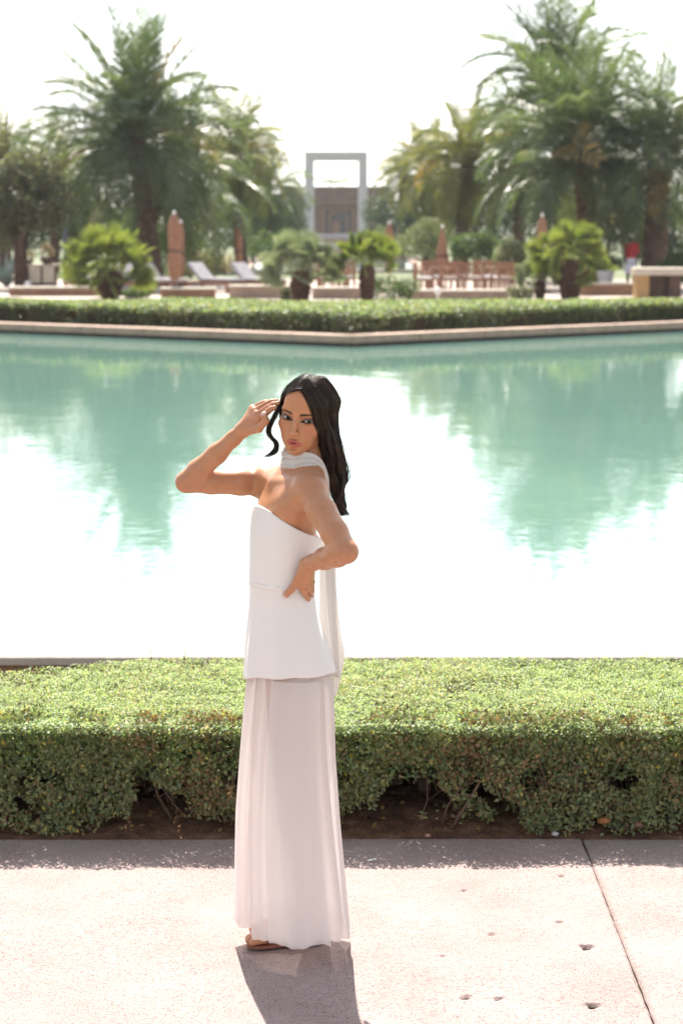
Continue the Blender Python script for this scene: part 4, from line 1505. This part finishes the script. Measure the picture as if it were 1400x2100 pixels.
# ---- leafy trees and shrubs
def lobes_mesh(lobes, n, size, cols, seed, flat=.0):
    q = np.random.default_rng(seed)
    vol = np.array([l[3] * l[4] * l[5] for l in lobes]) ** .72
    idx = q.choice(len(lobes), n, p=vol / vol.sum())
    Lb = np.array(lobes)[idx]
    d = q.normal(size=(n, 3)); d /= np.linalg.norm(d, axis=1, keepdims=True)
    rad = .45 + .55 * q.random(n) ** .45
    P = Lb[:, :3] + d * rad[:, None] * Lb[:, 3:6]
    P += (fbm(P * 1.7, 2)[:, None] - .5) * .35 * Lb[:, 3:4]
    keep = fbm(P * (1.1 / max(.5, Lb[0, 3])) * 2.2 + 7, 2) > .34
    P, d = P[keep], d[keep]
    c = np.array(cols)[q.integers(0, len(cols), len(P))] * q.uniform(.65, 1.35, (len(P), 1))
    return leaves(P, d * .8 + q.normal(size=(len(P), 3)) * .8, q.uniform(size * .6, size * 1.3, len(P)), c, asp=.45, r=q)


def tree(name, label, cat, px, py, D, cw, ch_, cols, size, n, seed, trunk_h=None, group=None, nl=9):
    """crown centre at pixel (px, py) with half width / half height in pixels"""
    q = np.random.default_rng(seed)
    c = at(px, py, D); w, h = cw * px_m(D), ch_ * px_m(D)
    root = empty(name, (c[0], D, GZ), 0, label, cat, group)
    lobes = []
    zc = c[2] - GZ
    for i in range(nl):
        a = q.random() * 6.28; e = q.uniform(-.8, .9); rr = math.sqrt(1 - e * e) * .62
        s = q.uniform(.38, .58)
        lobes.append((math.cos(a) * rr * w, math.sin(a) * rr * w, zc + e * h * .62, s * w, s * w, s * h))
    lobes.append((0, 0, zc, .7 * w, .7 * w, .7 * h))
    V, Fc, cc = lobes_mesh(lobes, n, size, cols, seed)
    V[:, 2] = np.maximum(V[:, 2], .02)
    tag(link('crown', mk_mesh('crown', V, Fc, False, cc), LEAFP, root), kind='stuff')
    t = MB()
    for k in range(3 if zc - h > .8 else 1):
        a = k * 2.1 + q.random()
        t.tube([(.12 * math.cos(a), .12 * math.sin(a), 0), (.2 * w * math.cos(a) * .4, .2 * w * math.sin(a) * .4, zc * .45), (.35 * w * math.cos(a), .35 * w * math.sin(a), zc)], [max(.05, w * .07), w * .05, w * .02], 7)
    t.build('trunk', BARK, root, True)
    return root


OL = [(.115, .125, .075), (.145, .150, .085), (.095, .110, .068), (.165, .160, .095)]
DK = [(.045, .068, .040), (.060, .085, .045), (.050, .075, .052), (.085, .100, .045)]
MG = [(.065, .105, .040), (.085, .130, .045), (.110, .150, .055)]
LG = [(.150, .180, .085), (.190, .200, .110), (.130, .165, .075), (.230, .215, .150)]
PK = [(.30, .235, .190), (.22, .20, .13), (.16, .18, .085), (.36, .29, .24)]
tree('olive_tree', 'rounded grey green olive tree at the left edge', 'olive tree', 40, 398, 66, 108, 112, OL, .18, 15000, 101)
tree('olive_tree', 'lower olive tree beside the dark lamp post', 'olive tree', 150, 452, 84, 62, 72, OL, .18, 10000, 102)
for i, (px_, py_, D, cw, ch_, lab) in enumerate((
        (40, 470, 104, 110, 70, 'dark evergreen mass low behind the olive tree'), (215, 470, 100, 95, 80, 'dark tree behind the round fan palm'),
        (380, 455, 106, 110, 95, 'dark tree in the shade under the tallest left palm'), (515, 470, 116, 75, 75, 'dark tree low under the small left palm'),
        (585, 450, 150, 42, 62, 'dark cypress like tree left of the portal building'), (800, 455, 150, 60, 58, 'dark tree right of the portal building'),
        (885, 455, 118, 75, 62, 'dark tree behind the slim golden palm'), (1000, 440, 112, 90, 85, 'dark tree behind the bare trunk palm'),
        (1110, 455, 104, 95, 92, 'dark tree under the big right palm'), (1240, 450, 102, 95, 100, 'dark tree behind the man in red'), (1370, 455, 100, 90, 105, 'dark tree at the right edge'),
        (690, 372, 330, 40, 10, 'small green treetop showing above the tiled roof'))):
    tree('evergreen_tree', lab, 'tree', px_, py_, D, cw, ch_, DK if i < 11 else MG, .20, 8500 if i < 11 else 1500, 200 + i, group='dark evergreen trees behind the palms')
for i, (px_, py_, D, cw, ch_, cols, n, lab) in enumerate((
        (975, 508, 78, 52, 40, MG, 5000, 'rounded bright green shrub left of the closed wooden parasol'),
        (868, 492, 92, 62, 48, LG, 5000, 'pale feathery grass clump right of the portal'),
        (1045, 528, 74, 46, 46, LG, 4000, 'drooping pale green grass clump beside the rounded shrub'),
        (432, 540, 78, 52, 34, PK, 3600, 'pinkish flowering grass clump behind the loungers'),
        (385, 535, 80, 26, 36, LG, 2000, 'light green bush between parasol and flowering grass'),
        (1220, 540, 72, 66, 30, DK, 3600, 'low dark shrub behind the white urn'),
        (1385, 545, 64, 40, 46, MG, 3200, 'blue green shrub at the right edge by the bar'),
        (800, 590, 53.5, 58, 34, MG, 2600, 'leafy shrub around the slender fan palm'),
        (1066, 602, 55, 30, 20, OL, 1500, 'small grey green shrub below the silvery fan palm'),
        (282, 602, 57, 38, 14, MG, 1500, 'low green shrub right of the stout fan palm trunk'),
        (598, 606, 53.5, 24, 20, OL, 1200, 'small grey shrub at the foot of the silvery fan palm'),
        (150, 525, 74, 26, 44, MG, 2200, 'yellow green bush between planter and round fan palm'),
        (545, 500, 100, 46, 40, MG, 3000, 'green shrub at the left corner of the back pool'),
        (790, 500, 118, 34, 36, LG, 2500, 'pale flowering shrub beside the portal foot'),
        (600, 505, 140, 26, 32, MG, 2000, 'green shrub left of the portal foot'))):
    tree('shrub', lab, 'shrub', px_, py_, D, cw, ch_, cols, .085 if D < 60 else .13, n, 300 + i, group='garden shrubs', nl=7)

# agave at the left edge
b = gnd(14, 588, GZ)
ag = empty('agave', b, 0, 'blue grey agave at the far left edge', 'agave')
AG = plain('agave_leaf', (.16, .21, .20), .5, .2, 5)
for i in range(26):
    az, el = i * 2.4, R(r.uniform(25, 85)); L = r.uniform(.9, 1.5)
    d = np.array((math.cos(az) * math.cos(el), math.sin(az) * math.cos(el), math.sin(el)))
    sd = np.array((-math.sin(az), math.cos(az), 0)) * .07
    up = np.cross(d, sd) * .4
    s = MB(); p0, p1, p2 = d * .05, d * L * .45, d * L + np.array((0, 0, -.08))
    s.add([p0 - sd, p0 - up, p0 + sd, p1 - sd * 1.2, p1 - up, p1 + sd * 1.2, p2], [(0, 1, 4, 3), (1, 2, 5, 4), (3, 4, 6), (4, 5, 6), (0, 3, 5, 2), (3, 6, 5)])
    s.build('leaf', AG, ag)

# ------------------------------------------------------------------ portal, pavilion, back pool
PGREY = plain('portal_plaster', (.50, .46, .51), .8, .08, .4, .15, 3, .2)
D = 231
pc = gnd(690, 505, GZ); k = px_m(D)
portal = empty('portal', (pc[0], pc[1], GZ), 0, 'tall grey square portal frame on the garden axis', 'portal')
xl, xr = at(625, 400, D)[0] - pc[0], at(753, 400, D)[0] - pc[0]
ht = at(690, 312, D)[2] - GZ
MB().box((xl + .5, 0, (ht - .9) / 2), (1.0, 5, ht - .9)).build('post', PGREY, portal)
MB().box((xr - .5, 0, (ht - .9) / 2), (1.0, 5, ht - .9)).build('post', PGREY, portal)
MB().box(((xl + xr) / 2, 0, ht - .447), (xr - xl, 5, .9)).build('beam', PGREY, portal)

D2 = 262
bc = at(690, 500, D2)
pav = empty('pavilion', (bc[0], D2 + 4, GZ), 0, 'brown tiled pavilion with dark framed doorway behind the portal', 'pavilion')
WALLB = plain('pavilion_wall', (.16, .088, .066), .85, .2, .6)
TILE = plain('roof_tile', (.15, .088, .060), .8, .2, 1.2, .5, 4)
DARK = plain('dark_opening', (.022, .022, .028), .4, .2)
OCHRE = plain('ochre_frame', (.24, .125, .07), .8, .2, 1)
zt_ = at(690, 418, D2)[2] - GZ; zr = at(690, 382, D2)[2] - GZ
xa, xb = at(585, 450, D2)[0] - bc[0], at(790, 450, D2)[0] - bc[0]
d0, d1 = at(665, 450, D2)[0] - bc[0], at(722, 450, D2)[0] - bc[0]
for a, b_ in ((xa, d0), (d1, xb)):
    MB().box(((a + b_) / 2, -3.8, zt_ / 2), (b_ - a, .4, zt_)).build('wall', WALLB, pav)
MB().box(((d0 + d1) / 2, -3.8, zt_ - .4), (d1 - d0, .4, .8)).build('wall', WALLB, pav)
MB().box((0, 3.6, zt_ / 2), (xb - xa, .4, zt_)).build('wall', WALLB, pav)
for sx in (xa - .01, xb + .01):
    MB().box((sx, 0, zt_ / 2 - .01), (.4, 7.2, zt_ - .02)).build('wall', WALLB, pav)
MB().box(((d0 + d1) / 2, -3.2, zt_ / 2), (d1 - d0 - .3, .2, zt_ - 1.0)).build('doorway_shade', DARK, pav)  # near-black panel, the unlit opening painted as a dark surface
for e_ in (.0, .75):
    w_ = .28
    for sx in (d0 - .1 + e_, d1 + .1 - e_):
        MB().box((sx, -4.06 + e_ * .9, (zt_ - .8 - e_ * .6) / 2), (w_, .14, zt_ - .8 - e_ * .6)).build('door_frame', OCHRE, pav)
    MB().box(((d0 + d1) / 2, -4.065 + e_ * .9, zt_ - .8 - e_ * .6 + .13), (d1 - d0 + .5 - 2 * e_, .14, .26)).build('door_frame', OCHRE, pav)
MB().box(((d0 + d1) / 2 - .3, -3.25, 1.5), (.9, .12, 2.6)).build('door_panel', OCHRE, pav)
# hipped roof: eaves board and rows of tiles
ev = 1.0
rf = MB()
z0 = zt_ + .02
A_ = [(xa - ev, -5, z0), (xb + ev, -5, z0), (xb + ev, 5, z0), (xa - ev, 5, z0)]
B_ = [(xa - .5, -3.6, zr), (xb + .5, -3.6, zr), (xb + .5, 3.6, zr), (xa - .5, 3.6, zr)]
rf.add(A_ + B_, [(3, 2, 1, 0), (4, 5, 6, 7), (0, 1, 5, 4), (1, 2, 6, 5), (2, 3, 7, 6), (3, 0, 4, 7)])
roof = rf.build('roof', TILE, pav)
for i in range(7):
    u = (i + .5) / 7
    p, q_ = Vector(A_[0]).lerp(Vector(B_[0]), u), Vector(A_[1]).lerp(Vector(B_[1]), u)
    s = MB(); s.box(((p + q_) / 2 + Vector((0, -.06, .02))), (q_.x - p.x, .12, .22), Euler((R(-35), 0, 0))); s.build('tile_row', TILE, roof)
MB().box(((xa + xb) / 2, -4.93, z0 - .16), (xb - xa + 2 * ev - .1, .12, .28)).build('eaves_board', WALLB, pav)

# back pool with low stone rim and stepped cascade
wz = .30
a0, a1 = 91., 124.
pm = bpy.data.materials['pool_water']
P4 = [at(500, 560, a0)[0], at(872, 560, a0)[0], at(842, 535, a1)[0], at(520, 535, a1)[0]]
pl = MB(); pl.add([(P4[0], a0, wz), (P4[1], a0, wz), (P4[2], a1, wz), (P4[3], a1, wz)], [(0, 1, 2, 3)])
tag(pl.build('back_pool_water', pm), 'green water of the smaller pool behind the terrace', kind='structure')
rim = empty('pool_rim', ((P4[0] + P4[1]) / 2, a0, GZ), 0, 'low stone rim round the smaller back pool', 'wall')
ox = (P4[0] + P4[1]) / 2
MB().box((0, -.3, .06), (P4[1] - P4[0] + 1.2, .6, .16)).build('rim_front', CREAM, rim)
MB().box(((P4[2] + P4[3]) / 2 - ox, a1 - a0 + .3, .10), (P4[2] - P4[3] + 1.2, .6, .24)).build('rim_back', STONE, rim)
for xa_, xb_ in ((P4[0], P4[3]), (P4[1], P4[2])):
    L = math.hypot(xb_ - xa_, a1 - a0)
    MB().box(((xa_ + xb_) / 2 - ox, (a1 - a0) / 2, .05), (.5, L - .6, .14), Euler((0, 0, math.atan2(-(xb_ - xa_), a1 - a0)))).build('rim_side', STONE, rim)
cas = empty('cascade', (at(690, 535, 130)[0], 130, GZ), 0, 'stepped stone cascade between back pool and portal', 'cascade')
for i in range(5):
    MB().box((0, 3 + i * 9, .12 + i * .16), (7.4 - i * .3, 8.8, .24 + i * .32)).build('step', STONE if i % 2 else PGREY, cas)
    MB().add([(-2.4, -.9 + i * 9, .30 + i * .32 - .02), (2.4, -.9 + i * 9, .30 + i * .32 - .02), (2.4, 7.2 + i * 9, .30 + i * .32 - .02), (-2.4, 7.2 + i * 9, .30 + i * .32 - .02)], [(0, 1, 2, 3)]).build('water', pm, cas)

# ------------------------------------------------------------------ terrace furniture
TEAK = plain('teak', (.26, .125, .070), .65, .25, 8, .2, 60)
CUSH = plain('grey_cushion', (.33, .31, .33), .9, .12, 6)
WHITE = plain('white_paint', (.78, .77, .75), .6, .05)
RUST = plain('parasol_canvas', (.30, .155, .095), .9, .2, 5, .3, 30)
BROWN = plain('dark_wood', (.10, .055, .04), .7, .3, 6)


def parasol(label, px, top_py, base_py, wpx, seed, cone=False):
    b = gnd(px, base_py, GZ); D = b[1]; k = px_m(D); h = (base_py - top_py) * k; w = wpx * k / 2
    root = empty('closed_parasol', b, seed * .7, label, 'parasol', 'closed terrace parasols')
    MB().lathe([(.30, 0), (.30, .05), (.06, .08), (.05, .14)], 14).build('base', BROWN, root)
    MB().tube([(0, 0, .02), (0, 0, h - .02)], .028, 8).build('pole', TEAK, root)
    if cone: pr = [(w * .95, .22 * h), (w * 1.02, .27 * h), (w * .9, .40 * h), (w * .62, .62 * h), (w * .32, .86 * h), (.04, .98 * h)]
    else: pr = [(w * .55, .20 * h), (w * .80, .24 * h), (w * .98, .38 * h), (w * .92, .48 * h), (w * .80, .56 * h), (w * .90, .70 * h), (w * .88, .86 * h), (w * .62, .94 * h), (.05, .985 * h)]
    n = 32
    pr2 = []
    for (a, za), (b_, zb) in zip(pr[:-1], pr[1:]):
        for q in range(3): pr2.append((a + (b_ - a) * q / 3, za + (zb - za) * q / 3))
    pr2.append(pr[-1])
    MB().lathe(pr2, n, flute=8, fa=.13, wob=.02).build('canopy', RUST, root, True)
    MB().tube([(0, 0, h * .53), (0, 0, h * .56)], w * .93, 16).build('tie', BROWN, root)
    MB().lathe([(.02, h * .975), (.05, h), (.04, h + .05), (.01, h + .08)], 10).build('finial', WHITE, root, True)


parasol('tall closed rust parasol on the left beside the loungers', 359, 440, 607, 26, 1)
parasol('closed parasol just behind the tall rust one', 372, 458, 596, 15, 2)
parasol('thin closed parasol by the left side of the back pool', 490, 464, 578, 15, 3)
parasol('closed parasol right of the portal over the bright fan palm', 798, 460, 582, 16, 4)
parasol('cone shaped closed parasol over the wooden chairs', 906, 468, 594, 34, 5, True)
parasol('closed parasol rising behind the right fan palm', 1109, 445, 600, 22, 6)


def lounger(label, px, py, rz, seed):
    b = gnd(px, py, GZ)
    root = empty('lounger', b, rz, label, 'lounger', 'teak loungers with grey cushions')
    for y_ in (-.32, .32):
        MB().box((0, y_, .30), (1.95, .06, .09)).build('side_rail', TEAK, root)
    for x_ in (-.85, .85):
        for y_ in (-.32, .32):
            MB().box((x_, y_, .127), (.07, .07, .254)).build('leg', TEAK, root)
    for i in range(9):
        MB().box((-.2 + i * .13, 0, .336), (.09, .60, .02)).build('slat', TEAK, root)
    MB().box((.36, 0, .40), (1.22, .62, .10), bev=.03).build('cushion', CUSH, root)
    MB().box((-.58, 0, .62), (.80, .62, .10), Euler((0, R(42), 0)), .03).build('back_cushion', CUSH, root)
    MB().box((-.56, 0, .56), (.80, .56, .03), Euler((0, R(42), 0))).build('backrest', TEAK, root)


lounger('grey cushioned lounger between the stout fan palm and the tall parasol', 290, 602, R(-48), 1)
lounger('grey cushioned lounger right behind the tall rust parasol', 330, 601, R(-50), 2)
lounger('grey cushioned lounger in front of the flowering grass', 440, 600, R(-42), 3)
lounger('grey cushioned lounger between flowering grass and silvery fan palm', 527, 600, R(-45), 4)
lounger('lounger nearest the left edge behind the stout fan palm', 185, 602, R(-52), 5)


def chair(label, px, py, rz):
    b = gnd(px, py, GZ)
    root = empty('wooden_chair', b, rz, label, 'chair', 'wooden terrace chairs')
    for x_ in (-.25, .25):
        MB().box((x_, -.25, .31), (.055, .055, .62)).build('leg', TEAK, root)
        MB().box((x_, .25, .46), (.055, .055, .92)).build('leg', TEAK, root)
        MB().box((x_, 0, .637), (.075, .58, .035)).build('armrest', TEAK, root)
    MB().box((0, 0, .42), (.48, .52, .05)).build('seat', TEAK, root)
    MB().box((0, -.01, .485), (.44, .46, .08), bev=.02).build('cushion', WHITE, root)
    for i in range(6):
        MB().box((-.19 + i * .076, .25, .68), (.035, .025, .40)).build('back_slat', TEAK, root)
    MB().box((0, .25, .90), (.446, .045, .07)).build('top_rail', TEAK, root)


CH = [(642, 602, 20), (672, 604, 170), (703, 601, -30), (868, 604, 95), (893, 600, 10), (921, 603, 185), (948, 599, 40), (972, 603, 175), (1003, 601, -20), (1030, 603, 200), (880, 596, 180), (990, 595, 5)]
CL = ['wooden chair just right of the silvery fan palm trunk', 'wooden chair halfway between the two middle fan palms', 'wooden chair just left of the slender fan palm', 'leftmost front chair of the right seating group, seen side on',
      'front chair below the cone shaped parasol', 'front chair right of the cone shaped parasol, back towards the pool', 'front chair before the rounded green shrub', 'wooden chair right of the rounded shrub, back towards the pool',
      'front chair left of the drooping grass clump', 'rightmost chair of the seating group by the silvery small fan palm', 'rear chair behind the leftmost front chair', 'rear chair behind the table in the right seating group']
for (a, b_, c_), lab in zip(CH, CL): chair(lab, a, b_, R(c_))


def table(label, px, py, w=.9):
    b = gnd(px, py, GZ)
    root = empty('wooden_table', b, .2, label, 'table', 'wooden terrace tables')
    for i in range(7):
        MB().box((0, -w / 2 + (i + .5) * w / 7, .73), (w, w / 7 - .012, .03)).build('board', TEAK, root)
    for x_ in (-1, 1):
        for y_ in (-1, 1):
            MB().box((x_ * (w / 2 - .07), y_ * (w / 2 - .07), .355), (.07, .07, .71)).build('leg', TEAK, root)


table('wooden table between the two middle fan palms', 684, 599)
table('wooden table under the cone shaped parasol', 906, 599)
table('wooden table at the right end of the seating group', 1014, 598)

# planter box with two pots on top
b = gnd(76, 586, GZ); k = px_m(b[1]); W_ = 82 * k; Hh = 44 * k
pb = empty('planter_box', b, 0, 'white panelled planter counter at the left with dark plinth', 'planter')
CREAMP = plain('cream_panel', (.66, .57, .47), .7, .1, 3)
MB().box((0, 0, Hh / 2 - .04), (W_ - .05, .70, Hh - .08)).build('plinth', BROWN, pb)
for i in range(3):
    MB().box((-W_ / 2 + (i + .5) * W_ / 3, 0, .10 + (Hh - .16) / 2), (W_ / 3 - .07, .8, Hh - .16), bev=.01).build('panel', CREAMP, pb)
MB().box((0, 0, Hh - .03), (W_ + .06, .9, .06), bev=.01).build('top', CREAM, pb)
for px_, lab, sc, cols in ((60, 'small pot with yellow flowering plant on the planter counter', .7, [(.30, .20, .05), (.16, .13, .06), (.20, .15, .12)]), (97, 'larger dark bowl with reddish plant on the planter counter', 1.0, [(.26, .15, .12), (.20, .12, .09), (.16, .16, .08)])):
    p = np.array((at(px_, 540, b[1])[0], b[1], GZ + Hh))
    pt = empty('potted_plant', p, 0, lab, 'potted plant')
    MB().lathe([(.12 * sc, 0), (.22 * sc, .10 * sc), (.24 * sc, .24 * sc), (.21 * sc, .25 * sc)], 14).build('pot', BROWN, pt, True)
    V, Fc, cc = lobes_mesh([(0, 0, .45 * sc, .2 * sc, .2 * sc, .26 * sc), (.12 * sc, 0, .38 * sc, .18 * sc, .18 * sc, .18 * sc), (-.1 * sc, 0, .55 * sc, .14 * sc, .14 * sc, .2 * sc)], 420, .08, cols, 77)
    tag(link('leaves', mk_mesh('leaves', V, Fc, False, cc), LEAFP, pt), kind='stuff')

# lamp post
b = gnd(137, 575, GZ); h = at(137, 428, b[1])[2] - GZ
lp = empty('lamp_post', b, 0, 'slim dark blue lamp post left of the round fan palm', 'lamp post')
NAVY = plain('navy_metal', (.045, .055, .085), .45, .1)
MB().lathe([(.16, 0), (.16, .06), (.09, .10), (.085, h - .7), (.085, h - .68)], 14).build('post', NAVY, lp, True)
MB().lathe([(.10, h - .68), (.11, h - .64), (.11, h - .05), (.12, h - .04), (.12, h)], 14).build('lamp_head', NAVY, lp, True)

# bar with thick pale top, white urn
b = gnd(1345, 612, GZ); k = px_m(b[1])
bar = empty('bar_counter', b, 0, 'timber bar counter with thick pale top at the right edge', 'counter')
OAK = plain('honey_timber', (.42, .255, .10), .6, .15, 4)
hb = 62 * k
MB().box((-.42, .1, (hb - .2) / 2), (.34, .8, hb - .2)).build('leg_panel', OAK, bar)
MB().box((.50, .22, (hb - .2) / 2), (.34, .5, hb - .21)).build('side_panel', BROWN, bar)
MB().box((.06, .32, (hb - .2) / 2), (.62, .3, hb - .22)).build('back_panel', BROWN, bar)
MB().box((.06, .1, hb - .098), (1.42, 1.0, .20), bev=.015).build('top', CREAM, bar)
b = gnd(1240, 592, GZ)
MB_ = empty('urn', b, 0, 'pale tapered planter urn left of the man in red', 'urn')
MB().lathe([(.16, 0), (.20, .04), (.27, .45), (.30, .52), (.30, .57), (.25, .57)], 16).build('vessel', WHITE, MB_, True)
V, Fc, cc = lobes_mesh([(0, 0, .72, .24, .24, .2)], 260, .10, MG, 78)
tag(link('leaves', mk_mesh('leaves', V, Fc, False, cc), LEAFP, MB_), kind='stuff')

# low garden walls and white steps seen over the hedge
for px0, px1, py_, hh, lab, mt in ((330, 440, 611, .22, 'low brown terrace wall by the tall parasol', STONE2), (470, 600, 612, .30, 'low pinkish terrace wall left of the silvery fan palm', STONE), (640, 740, 613, .26, 'low terrace wall between the two middle fan palms', STONE),
                                  (830, 1040, 614, .20, 'low terrace wall in front of the wooden chairs', STONE), (1190, 1300, 606, .30, 'low brick coloured wall left of the bar', STONE2), (20, 215, 607, .20, 'low terrace wall in front of the planter counter', STONE2)):
    a, c_ = gnd(px0, py_, GZ), gnd(px1, py_, GZ)
    w_ = empty('garden_wall', (a + c_) / 2, 0, lab, 'wall', 'low terrace walls')
    MB().box((0, .3, hh / 2), (c_[0] - a[0], .6, hh)).build('wall_body', mt, w_)
    MB().box((0, .3, hh + .03), (c_[0] - a[0] + .06, .70, .06), bev=.008).build('wall_cap', CREAM, w_)

# white globe lights low behind the hedge
for px_, py_, lab in ((897, 616, 'white globe light in front of the wooden chairs'), (1186, 600, 'white globe light beside the tapering fan palm trunk'), (58, 600, 'white globe light in front of the planter counter'), (770, 616, 'white globe light at the slender fan palm')):
    b = gnd(px_, py_, GZ)
    gl = empty('garden_light', b, 0, lab, 'garden light', 'white globe garden lights')
    MB().lathe([(.07, 0), (.05, .03), (.03, .05), (.03, .16)], 10).build('stem', WHITE, gl, True)
    MB().lathe([(.02, .155)] + [(.10 * math.sin(t), .25 - .10 * math.cos(t)) for t in np.linspace(.3, 2.9, 9)] + [(.01, .352)], 14).build('globe', WHITE, gl, True)

# ------------------------------------------------------------------ the man in the red shirt
b = gnd(1292, 593, GZ)
man = empty('person', b, R(0), 'person in red shirt, white shorts and white cap standing behind the bar', 'person')
S = Solid(.03)
S.ell((0, 0, 1.24), (.17, .11, .26)); S.ell((0, 0, .95), (.165, .115, .14)); S.cone((0, 0, 1.40), (-.02, 0, 1.54), .06, .055)
S.ell((-.03, -.01, 1.63), (.082, .10, .115), k=.02); S.ell((-.06, -.09, 1.62), (.02, .03, .02), k=.01)
for s in (-1, 1):
    S.chain([(s * .17, 0, 1.40), (s * .21, .02, 1.14), (s * .17, -.08, .92)], [.055, .045, .032])
    S.ell((s * .165, -.10, .86), (.03, .035, .06), k=.02)
    S.chain([(s * .085, 0, .90), (s * .095, 0, .50), (s * .095, .02, .08)], [.085, .060, .040])
    S.cone((s * .095, .03, .045), (s * .10, -.14, .04), .042, .035)
Vm, Qm = S.mesh(.013)
link('body', mk_mesh('body', Vm, Qm, True, np.tile((.075, .042, .028), (len(Vm), 1))), SKIN, man)


def garment(name, fn, h, mat):
    Q = Solid(.03); fn(Q)
    v, f = Q.mesh(h)
    return link(name, mk_mesh(name, v, f, True), mat, man)


def shirt(Q):
    Q.ell((0, 0, 1.24), (.19, .135, .27)); Q.ell((0, 0, 1.02), (.18, .14, .12))
    for s in (-1, 1): Q.cone((s * .17, 0, 1.40), (s * .208, .018, 1.17), .070, .062)


def shorts(Q):
    Q.ell((0, 0, .93), (.185, .14, .14))
    for s in (-1, 1): Q.cone((s * .085, 0, .86), (s * .098, 0, .56), .108, .098)


def cap(Q):
    Q.ell((-.03, -.005, 1.69), (.108, .122, .092), k=.02); Q.ell((-.04, -.11, 1.675), (.07, .08, .012), k=.01)


garment('shirt', shirt, .013, plain('red_cotton', (.42, .025, .030), .85, .15, 9))
garment('shorts', shorts, .013, plain('white_cotton', (.72, .70, .78), .85, .06, 9))
garment('cap', cap, .011, WHITE)
for s in (-1, 1):
    MB().box((s * .098, -.05, .048), (.095, .27, .092), bev=.03).build('shoe', plain('blue_shoe', (.03, .05, .16), .6, .1), man, True)

# ------------------------------------------------------------------ small things on the ground near by
def pebble(label, px, py, w, c, seed, z=.03):
    q = np.random.default_rng(seed)
    b = gnd(px, py, z)
    th, ph_ = np.meshgrid(np.linspace(0, math.pi, 10), np.linspace(0, 2 * math.pi, 15)[:-1], indexing='ij')
    n_ = np.stack([np.sin(th) * np.cos(ph_), np.sin(th) * np.sin(ph_), np.cos(th)], -1).reshape(-1, 3)
    n_ = n_ * (1 + (fbm(n_ * 1.8 + seed, 2)[:, None] - .5) * .7) * np.array((w, w * .8, w * .6))
    f = grid_faces(10, 14)
    f2 = np.stack([np.arange(9) * 14 + 13, (np.arange(9) + 1) * 14 + 13, (np.arange(9) + 1) * 14, np.arange(9) * 14], 1)
    o = link('stone', mk_mesh('stone', n_, np.concatenate([f, f2]), True), plain('stone', c, .85, .3, 60, .4, 200, .2))
    o.location = tuple(b); tag(o, label, 'stone', 'stones in the hedge bed')


pebble('rust orange stone in the soil under the hedge', 1236, 1683, .022, (.30, .13, .045), 1, .05)
pebble('pale grey stone at the path edge right of the woman', 1137, 1710, .013, (.42, .40, .38), 2, .01)
pebble('brown stone in the soil right of the orange one', 1308, 1692, .016, (.20, .11, .08), 3, .04)
pebble('pinkish small stone at the foot of the hedge', 877, 1713, .010, (.38, .22, .18), 4, .01)
pebble('broad flat stone half hidden under the hedge', 1110, 1672, .026, (.22, .17, .13), 5, .05)
# dry leaves lying on the soil
q = np.random.default_rng(31)
n = 420
P = np.stack([q.uniform(-1.9, 1.9, n), 7.10 + q.random(n) ** 1.4 * .4, np.zeros(n)], 1)
P[:, 2] = .0 + .055 * np.clip((P[:, 1] - 7.08) / .35, 0, 1) ** .8 + .006
cc = np.array([(.30, .20, .07), (.22, .13, .06), (.34, .26, .14), (.14, .08, .05)])[q.integers(0, 4, n)] * q.uniform(.6, 1.1, (n, 1))
V, Fc, cc = leaves(P, q.normal(size=(n, 3)) * .5 + np.array((0, -.3, 1)), q.uniform(.010, .034, n), cc, r=q)
tag(link('leaf_litter', mk_mesh('leaf_litter', V, Fc, False, cc), LEAFP), 'dry yellow and brown leaves on the soil under the hedge', kind='stuff')
b = gnd(762, 1765, .0)
fe = MB(); pts = [(-.017, -.002), (-.008, .004), (.006, .0045), (.018, .0), (.006, -.0035), (-.008, -.004)]
fe.add([(x, y, .003 + .002 * math.sin(x * 90)) for x, y in pts] + [(x, y, .0045 + .002 * math.sin(x * 90)) for x, y in pts], [(5, 4, 3, 2, 1, 0), (6, 7, 8, 9, 10, 11)] + [(i, (i + 1) % 6, 6 + (i + 1) % 6, 6 + i) for i in range(6)])
o = fe.build('petal', WHITE); o.location = tuple(b); tag(o, 'small white petal lying on the shaded path right of the woman', 'petal')

# ------------------------------------------------------------------ thin haze volume, added as a veil to lift the far darks
hz_m = bpy.data.materials.new('haze')
hz_m.use_nodes = True
hz_m.node_tree.nodes.clear()
_o = hz_m.node_tree.nodes.new('ShaderNodeOutputMaterial')
_v = hz_m.node_tree.nodes.new('ShaderNodeVolumePrincipled')
_v.inputs['Color'].default_value = (.95, .96, 1.0, 1)
_v.inputs['Density'].default_value = .00021
_v.inputs['Anisotropy'].default_value = .25
hz_m.node_tree.links.new(_v.outputs[0], _o.inputs['Volume'])
hzo = MB().box((0, 720, 14.0), (1900, 1640, 32)).build('haze', hz_m)
tag(hzo, 'thin bright veil added over the garden', kind='stuff')
